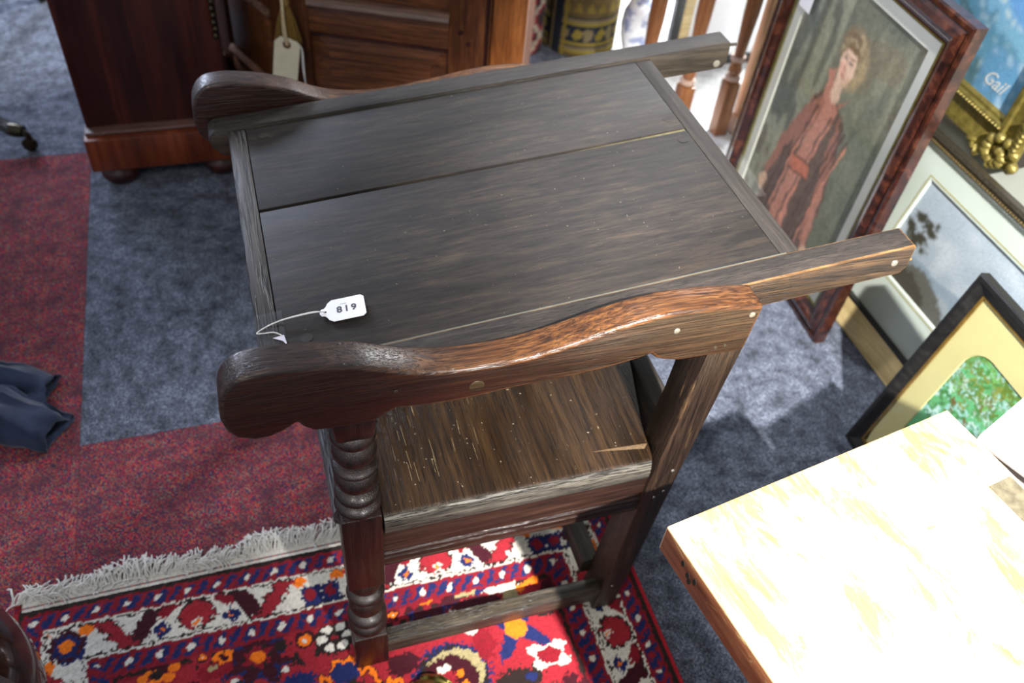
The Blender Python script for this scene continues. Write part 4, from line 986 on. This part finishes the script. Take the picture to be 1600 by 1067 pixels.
for k in range(len(dense)):
    j = (k+1) % len(dense)
    bm.faces.new((r_i[k], r_i[j], r_o[j], r_o[k])); bm.faces.new((r_b[k], r_b[j], r_i[j], r_i[k]))
obj('mount', bm, plain('buff_mount', rgb(206, 194, 138), .75, var=.05, scale=9), bf, label='buff mount with an arched opening')
c = Canvas(ax0_-.004, ax1_+.004, ay0-.004, ay1+.004, .0016)
c.C[:] = rgb(150, 196, 190); c.warp(.010, 50, 3)
n1 = c.noise(14, 20, 1); n2 = c.noise(40, 56, 2); n3 = c.noise(90, 120, 3)
c.put((n1+.4*n2 > .72)*1.0, rgb(96, 166, 110)); c.put((n2+.4*n3 > .82)*1.0, rgb(70, 122, 66)); c.put((n2*.6+n1*.5 < .36)*1.0, rgb(190, 214, 206))
c.put((c.Y < .20+.03*(n1-.5))*1.0, rgb(104, 178, 124)); c.put(((c.Y > .29) & (n3 > .5))*1.0, rgb(112, 128, 54), .8); c.put((c.Y < .15)*1.0, rgb(84, 140, 90))
tr = [(-.245, .10), (-.235, .17), (-.205, .225), (-.165, .245), (-.11, .262)]
c.line(tr, .010, rgb(108, 86, 42)); c.line([(-.205, .225), (-.225, .28), (-.215, .33)], .006, rgb(112, 90, 46)); c.line([(-.165, .245), (-.14, .30), (-.12, .34)], .005, rgb(108, 88, 44)); c.line([(-.225, .20), (-.27, .26), (-.28, .31)], .004, rgb(112, 92, 50))
for q in range(70): c.ell(rnd.uniform(-.29, -.11), rnd.uniform(.27, .385), rnd.uniform(.006, .016), rnd.uniform(.004, .010), rnd.choice((rgb(96, 120, 50), rgb(112, 170, 92), rgb(78, 132, 70), rgb(130, 140, 64), rgb(100, 176, 120))))
for q in range(40): c.ell(rnd.uniform(-.29, -.11), rnd.uniform(.20, .36), .003, .003, rgb(196, 216, 210), .8)
c.blur(2); link('painting', c.mesh('painting', -.0112), ART, bf)
sheet('glass_pane', -W3+.031, -.031, .031, H3-.031, -.0045, -.0040, GLASS, bf)
sheet('backing_board', -W3+.01, -.01, .01, H3-.01, -.024, -.014, plain('dark_board', rgb(70, 60, 50), .8), bf)

# ---- seascape in a gilt frame on the wall
W4, H4 = 1.0, .70
ss = thing('seascape_picture', 'blue seascape painting in an ornate gilt frame hanging above the pale landscape', 'picture', (1.60, .448, .4816), frame_matrix(1.5249, .03))
GILT = plain('gilt', rgb(140, 126, 62), .38, .45, var=.22, scale=60)
rails(ss, W4, H4, [(.010, -.052), (.006, -.008), (.04, -.008), (.04, -.052)], plain('dark_frame_side', rgb(46, 38, 34), .7), ('frame_side',)*4)
rails(ss, W4, H4, [(0, -.010), (0, .0), (.010, .006), (.020, .004), (.040, -.004), (.062, -.002), (.066, .004), (.076, .005), (.080, -.002), (.086, -.004), (.092, -.012), (.092, -.020), (.045, -.020), (.04, -.010)], GILT)
x = -W4+.075; bm = B()
while x < -.07:
    lathe(bm, [(.001, -.004), (.0042, -.002), (.0045, .001), (.001, .005)], (x, .071, .006), 6); x += .011
obj('bead_row', bm, GILT, ss, kind='stuff', smooth=True, label='row of gilt beads')
for (ox_, oy_) in ((-.035, .035), (-W4+.035, .035)):
    sg = 1 if ox_ > -.5 else -1
    bm = B()
    for k in range(13):
        a = k*.62; rr = .055*(1-k/15)
        q = (ox_+sg*(-.01+rr*math.cos(a)), oy_-.01+rr*math.sin(a)*.8, .004)
        lathe(bm, [(.002, -.008), (.011, -.004), (.014, .004), (.010, .012), (.003, .016)], q, 8)
    for k in range(6):
        tube(bm, spline([(ox_-sg*.02*k*.8, oy_-.03+.012*(k % 2), .006), (ox_-sg*(.016*k+.012), oy_-.042+.01*(k % 3), .014), (ox_-sg*(.016*k+.024), oy_-.026, .008)], 4), .006, 7)
        tube(bm, spline([(ox_+sg*.02, oy_+.012*k, .006), (ox_+sg*.032, oy_+.012*k+.014, .014), (ox_+sg*.014, oy_+.012*k+.022, .008)], 4), .006, 7)
    obj('corner_ornament', bm, GILT, ss, smooth=True, label='scrolled gilt corner ornament')
c = Canvas(-W4+.088, -.088, .088, H4-.088, .004)
c.C[:] = rgb(104, 164, 214); c.warp(.02, 18, 6); n1 = c.noise(10, 8, 2); n2 = c.noise(34, 26, 3); n3 = c.noise(80, 60, 5)
c.put(((c.Y > .36) & (n1 > -1))*1.0, rgb(132, 184, 236)); c.put((c.Y > .33)*(n1*1.5-.5), rgb(206, 224, 240), .6)
wl = .30+.05*np.sin(c.X*11)+.06*(n1-.5)
c.put((c.Y < wl)*1.0, rgb(124, 184, 212)); c.put((c.Y < wl-.06+.05*(n2-.5))*1.0, rgb(84, 146, 176)); c.put((c.Y < wl-.12+.07*(n2-.5))*1.0, rgb(58, 104, 116)); c.put(((c.Y < .20) & (c.X > -.22))*(n2*.5+.4), rgb(86, 148, 196), .9)
c.put(((np.abs(c.Y-wl+.012) < .010) & (n3 > .42))*1.0, rgb(220, 232, 238), .85); c.put(((n2*.6+n3*.5 > .74) & (c.Y < wl))*1.0, rgb(198, 222, 232), .5)
c.blur(3); c.C = np.clip(c.C*1.35+.05, 0, 1); link('painting', c.mesh('painting', -.012), ART, ss)
text_part('signature', 'Gail', plain('signature_paint', rgb(226, 234, 236), .6), ss, (-.168, .132, -.0112), (1, -.02, 0), (0, 1, 0), .044, thick=.0002, bold=.0005, shear=.4)
sheet('backing_board', -W4+.03, -.03, .03, H4-.03, -.030, -.016, plain('canvas_back', rgb(130, 116, 92), .9), ss)

# ================================================================== THINGS ON THE LANDING
lm = thing('leaning_mirror', 'black and pale wood framed white print standing behind the balusters', 'picture', (1.469, 1.80, .0))
def LB(nm, x0, x1, z0, z1, y0, y1, m, par=lm): bm = B(); box(bm, x0, x1, y0, y1, z0, z1); return obj(nm, bm, m, par, .002)
LB('frame_rail', 0, .030, 0, .70, 0, .03, BLACKW); LB('frame_rail', .47, .50, 0, .70, 0, .03, BLACKW); LB('frame_rail', .030, .47, .67, .70, 0, .03, BLACKW); LB('frame_rail', .030, .47, 0, .03, 0, .03, BLACKW)
LB('wood_slip', .030, .070, .03, .67, .004, .03, LIGHTW); LB('wood_slip', .43, .47, .03, .67, .004, .03, LIGHTW)
LB('print', .070, .43, .03, .67, .012, .028, PAPER)
jr = thing('porcelain_jar', 'blue and white porcelain jar on the bright landing behind the balusters', 'jar', (1.395, 1.92, 0))
bm = B(); lathe(bm, [(.035, .0), (.040, .01), (.055, .06), (.062, .11), (.058, .16), (.040, .20), (.030, .21), (.034, .225)], (0, 0, 0), 24)
t = NT('porcelain'); n1 = t.noise(t.coord(), 24, 3); obj('body', bm, t.done(t.ramp(n1, [(.50, rgb(238, 240, 244)), (.60, rgb(150, 160, 196))]), .1), jr, smooth=True)
bm = B(); lathe(bm, [(.036, .225), (.030, .238), (.012, .25), (.012, .262), (.004, .27)], (0, 0, 0), 20); obj('lid', bm, WHITE, jr, smooth=True)

# ================================================================== TABLE LEG WITH CASTOR, far left
pl = thing('castor_table', 'black table leg with a brass castor at the far left on the carpet seam', 'table', (-1.05, 1.95, 0))
def PLp(x, y, z): return (x+1.05, y-1.95, z)
def splay(x0, y0, x1, y1, nm='leg'):
    bm = B()
    pts = spline([PLp(x0, y0, .32), PLp(x0*.75+x1*.25, y0*.75+y1*.25, .28), PLp(x0*.42+x1*.58, y0*.42+y1*.58, .15), PLp(x0*.12+x1*.88, y0*.12+y1*.88, .075), PLp(x1, y1, .062)], 4)
    n = len(pts); tube(bm, pts, [.030-.012*k/(n-1) for k in range(n)], 8, flat=.75)
    lg = obj(nm, bm, wood('black_leg', rgb(14, 12, 14), rgb(24, 22, 24), rgb(40, 38, 42), 'x', rough=.25), pl, smooth=True)
    d = Vector((x1-x0, y1-y0, 0)).normalized()
    bm = B(); e = Vector((x1, y1, .062))
    tube(bm, [PLp(*(e-d*.030)), PLp(*(e-d*.004)), PLp(*(e+d*.014))], [.0185, .0205, .016], 12); obj('castor_cap', bm, BRASSD, lg, smooth=True)
    bm = B(); sd = Vector((-d.y, d.x, 0)); wc = e + d*.020; wc.z = .021
    tube(bm, [PLp(*(wc-sd*.010)), PLp(*(wc+sd*.010))], .0205, 16); obj('castor_wheel', bm, BRASSD, lg, .003)
    bm = B(); tube(bm, spline([PLp(*(e+d*.006)), PLp(*(e+d*.024+Vector((0, 0, -.012)))), PLp(*(wc+Vector((0, 0, .004))))], 3), .009, 8); obj('castor_fork', bm, BRASSD, lg, smooth=True)
splay(-.98, 1.84, -.605, 1.652); splay(-.98, 2.04, -.62, 2.56); splay(-1.12, 1.95, -1.5, 1.95)
bm = B(); lathe(bm, [(.05, .24), (.06, .30), (.05, .36), (.035, .42), (.035, .66), (.06, .69)], (0, 0, 0), 20); obj('column', bm, BLACKW, pl, smooth=True)
bm = B(); lathe(bm, [(.34, .69), (.36, .70), (.36, .715), (.34, .72)], (-.12, .05, 0), 40); obj('table_top', bm, MAHOG, pl, smooth=True)

# ================================================================== NAVY JACKET on the floor
jk = thing('navy_jacket', 'crumpled navy blue jacket with two sleeves lying on the red carpet', 'clothing', (-.72, .70, 0))
t = NT('navy_cotton'); n1 = t.noise(t.coord(), 420, 2); n2 = t.noise(t.coord(), 14, 4)
tc_ = t.ramp(n2, [(.3, rgb(24, 30, 48)), (.7, rgb(42, 52, 76))]); t.bump(n1, .25, .001); NAVY = t.done(tc_, .9, spec=.15); t.b.inputs['Sheen Weight'].default_value = .25
def sleeve(path, wid, hei, seed, nm):
    rr = random.Random(seed); pts = [Vector(p) for p in spline(path, 6)]; m = len(pts); N = 40; bm = B(); rings = []
    wd = spline([(a,) for a in wid], 6); hd = spline([(a,) for a in hei], 6)
    f1, f2, p1, p2 = rr.uniform(2, 3), rr.uniform(4, 6), rr.uniform(0, 6), rr.uniform(0, 6)
    for i, p in enumerate(pts):
        tq = (pts[min(i+1, m-1)] - pts[max(i-1, 0)]); tq.z = 0; tq.normalize(); s_ = Vector((-tq.y, tq.x, 0)); ring = []
        u_ = i/(m-1)
        for k in range(N):
            a = 2*math.pi*k/N; ca, sa = math.cos(a), math.sin(a)
            fold = 1.12 - .42*abs(math.sin(f1*a*.8+p1+u_*2.6))**1.5 + .16*math.sin(f2*a+p2-u_*4) - .14*abs(math.sin(7*a+p1*2+u_*3))
            z = hd[i][0]*(max(sa, -.25)+.25)*fold*(1+.25*math.sin(u_*9+p1)) + .003 + (.006*math.sin(3*ca+u_*11+p2)+.006 if sa > 0 else 0)
            q = p + s_*(wd[i][0]*ca*(1+.05*math.sin(u_*13+p2))); q.z = p.z + z
            nv = mnoise.noise_vector(Vector((q.x*22+seed, q.y*22, q.z*22+seed*3))); nv2 = mnoise.noise_vector(Vector((q.x*60, q.y*60+seed, q.z*60)))
            q = q + Vector((nv.x*.012+nv2.x*.004, nv.y*.012+nv2.y*.004, abs(nv.z)*.014+nv2.z*.004)) + tq*(nv2.x*.008 if i == m-1 else 0); q.z = max(q.z, .003); ring.append(bm.verts.new(q - Vector((-.72, .70, 0))))
        rings.append(ring)
    for A0, B0 in zip(rings[:-1], rings[1:]):
        for k in range(N): bm.faces.new((A0[k], A0[(k+1) % N], B0[(k+1) % N], B0[k]))
    bm.faces.new(rings[0][::-1])
    o = obj(nm, bm, NAVY, jk, smooth=True); md = o.modifiers.new('cloth_thickness', 'SOLIDIFY'); md.thickness = .0022; md.offset = -1
    return o
sleeve([(-.80, .84, 0), (-.69, .80, 0), (-.60, .735, 0), (-.487, .690, 0)], (.07, .055, .048, .050), (.045, .040, .026, .022), 3, 'sleeve')
sleeve([(-.82, .74, 0), (-.70, .705, .006), (-.60, .645, .006), (-.468, .566, 0)], (.08, .062, .058, .052), (.05, .050, .040, .022), 8, 'sleeve')
sleeve([(-1.1, .86, 0), (-.95, .82, 0), (-.82, .77, 0), (-.72, .745, 0)], (.20, .22, .16, .07), (.05, .06, .055, .04), 5, 'body')

# ================================================================== RIGHT-HAND TABLE with pale scuffed top
ca_, sa_ = .487, .081; ang_t = math.atan2(sa_, ca_)
rt = thing('scuffed_table', 'pale scuffed wooden table top in bright lamp light at the right, on brass-pawed legs', 'table', (.427, -.261, 0), ang_t)
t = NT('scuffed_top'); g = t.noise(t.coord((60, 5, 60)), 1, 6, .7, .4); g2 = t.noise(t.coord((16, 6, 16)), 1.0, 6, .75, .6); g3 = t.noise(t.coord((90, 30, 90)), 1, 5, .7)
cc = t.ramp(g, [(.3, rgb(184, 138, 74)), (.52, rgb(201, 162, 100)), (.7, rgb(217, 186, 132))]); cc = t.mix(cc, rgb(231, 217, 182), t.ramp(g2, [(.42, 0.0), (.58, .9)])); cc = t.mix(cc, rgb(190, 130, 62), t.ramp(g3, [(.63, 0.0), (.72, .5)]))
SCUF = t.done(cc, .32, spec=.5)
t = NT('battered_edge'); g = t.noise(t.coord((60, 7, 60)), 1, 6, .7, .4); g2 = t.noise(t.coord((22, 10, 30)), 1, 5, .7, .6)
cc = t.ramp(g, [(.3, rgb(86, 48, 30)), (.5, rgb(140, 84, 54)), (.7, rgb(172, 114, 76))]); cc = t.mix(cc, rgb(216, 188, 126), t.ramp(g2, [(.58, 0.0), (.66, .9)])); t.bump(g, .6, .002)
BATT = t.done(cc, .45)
TWD = .494
bm = B(); box(bm, 0, TWD, -.62, 0, .548, .6)
for f in bm.faces:
    f.normal_update(); f.material_index = 0 if f.normal.z > .5 else 1
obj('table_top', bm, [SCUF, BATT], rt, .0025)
for y_, z_ in ((-.045, .581), (-.058, .573), (-.063, .567), (-.071, .578)):
    n = 10; a = [(-.0006, y_+.0035*math.cos(2*math.pi*k/n), z_+.006*math.sin(2*math.pi*k/n)) for k in range(n)]; b = [(.0008, p[1], p[2]) for p in a]
    obj('worm_hole', hexa(B(), a, b), plain('hole_black', rgb(30, 20, 14), .9), rt)
bm = B(); box(bm, TWD-.050, TWD-.008, -.20, -.125, .6003, .6012); obj('sticky_label', bm, plain('cellophane', rgb(120, 112, 92), .15, var=.25, scale=60), rt, label='shiny yellowed sticky label')
pc = Vector((.27, -.33, 0))
bm = B(); lathe(bm, [(.05, .16), (.07, .20), (.06, .26), (.032, .32), (.03, .46), (.06, .52), (.09, .548)], pc, 24); col_ = obj('pedestal', bm, MAHOG, rt, smooth=True)
# foot position of the visible paw in table coordinates
def toT(v): q = Vector((v[0]-.427, v[1]+.261)); c_, s__ = math.cos(-ang_t), math.sin(-ang_t); return Vector((q.x*c_-q.y*s__, q.x*s__+q.y*c_, v[2]))
paw = toT((.120, -.152, .02)); FZ = Vector((0, 0, .009)); dv = (paw-pc); dv.z = 0; Lg = dv.length; dv.normalize()
for k in range(3):
    a = k*2*math.pi/3; d = Vector((dv.x*math.cos(a)-dv.y*math.sin(a), dv.x*math.sin(a)+dv.y*math.cos(a), 0)); e = pc + d*Lg
    sd = Vector((-d.y, d.x, 0))
    pts = spline([pc+d*.03+Vector((0, 0, .20)), pc+d*(Lg*.35)+Vector((0, 0, .18)), pc+d*(Lg*.7)+Vector((0, 0, .075)), pc+d*(Lg-.075)+Vector((0, 0, .043))], 5); n = len(pts)
    bm = B(); tube(bm, pts, [.030-.011*i/(n-1) for i in range(n)], 10); lg = obj('leg', bm, MAHOG, rt, smooth=True)
    bm = B(); base_ = e - d*.08 + FZ
    tube(bm, [base_+Vector((0, 0, .034)), base_+d*.012+Vector((0, 0, .033))], [.0225, .0225], 16)
    for q in range(5):
        off = (q-2)*.0105; zc = .030-.0018*abs(q-2)
        tube(bm, spline([base_+d*.010+sd*off*.75+Vector((0, 0, .036)), base_+d*.030+sd*off*1.0+Vector((0, 0, .036-.001*abs(q-2))), base_+d*(.058-.004*abs(q-2))+sd*off*1.25+Vector((0, 0, zc-.008)), base_+d*(.080-.006*abs(q-2))+sd*off*1.2+Vector((0, 0, .014))], 4), [.0085, .009, .0095, .010, .0105, .0105, .0105, .010, .0095, .009, .008, .0065, .004][:13], 8)
    tube(bm, [base_+Vector((0, 0, .028)), base_+d*.04+Vector((0, 0, .024)), base_+d*.068+Vector((0, 0, .018))], [.020, .020, .014], 12)
    obj('brass_paw', bm, BRASS, lg, smooth=True, label='reeded brass paw foot')

# white plinth beside it
wp = thing('white_plinth', 'bright white painted display plinth at the right edge beside the scuffed table', 'plinth', (.931, -.232, 0), math.atan2(.046, .118))
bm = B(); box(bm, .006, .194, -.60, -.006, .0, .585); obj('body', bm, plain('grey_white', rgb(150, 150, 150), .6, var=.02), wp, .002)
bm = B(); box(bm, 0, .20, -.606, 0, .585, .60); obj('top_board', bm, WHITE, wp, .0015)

# ================================================================== polished post, bottom left
nb = thing('mahogany_post', 'polished dark mahogany chair post with a moulded ridge at the bottom left corner', 'chair', (-.455, -.135, .0115), R(20))
bm = B(); rings = []
prof = [(.030, .0), (.034, .10), (.046, .22), (.070, .30), (.085, .36), (.080, .41), (.060, .452), (.040, .478), (.022, .494), (.008, .500)]
prof = [(r_, z*.905) for r_, z in prof]
for r_, z in prof:
    ring = []
    for k in range(32):
        a = 2*math.pi*k/32; sq_ = (abs(math.cos(a))**3 + abs(math.sin(a))**3)**(-1/3)
        rg = 1 + .10*max(0, math.cos(4*(a-math.pi/4)))**6
        ring.append(bm.verts.new((r_*sq_*rg*math.cos(a), r_*sq_*rg*math.sin(a), z)))
    rings.append(ring)
for A0, B0 in zip(rings[:-1], rings[1:]):
    for k in range(32): bm.faces.new((A0[k], A0[(k+1) % 32], B0[(k+1) % 32], B0[k]))
bm.faces.new(rings[0][::-1]); bm.faces.new(rings[-1])
obj('post', bm, wood('polished_mahogany', rgb(30, 14, 9), rgb(56, 28, 16), rgb(86, 44, 24), 'z', rough=.2, pores=.3, bump=.05, coat=.5), nb, smooth=True)
bm = B(); lathe(bm, [(.048, 0), (.052, .006), (.048, .014), (.036, .018)], (0, 0, 0.0), 24); obj('post_foot', bm, BRASSD, nb, smooth=True)
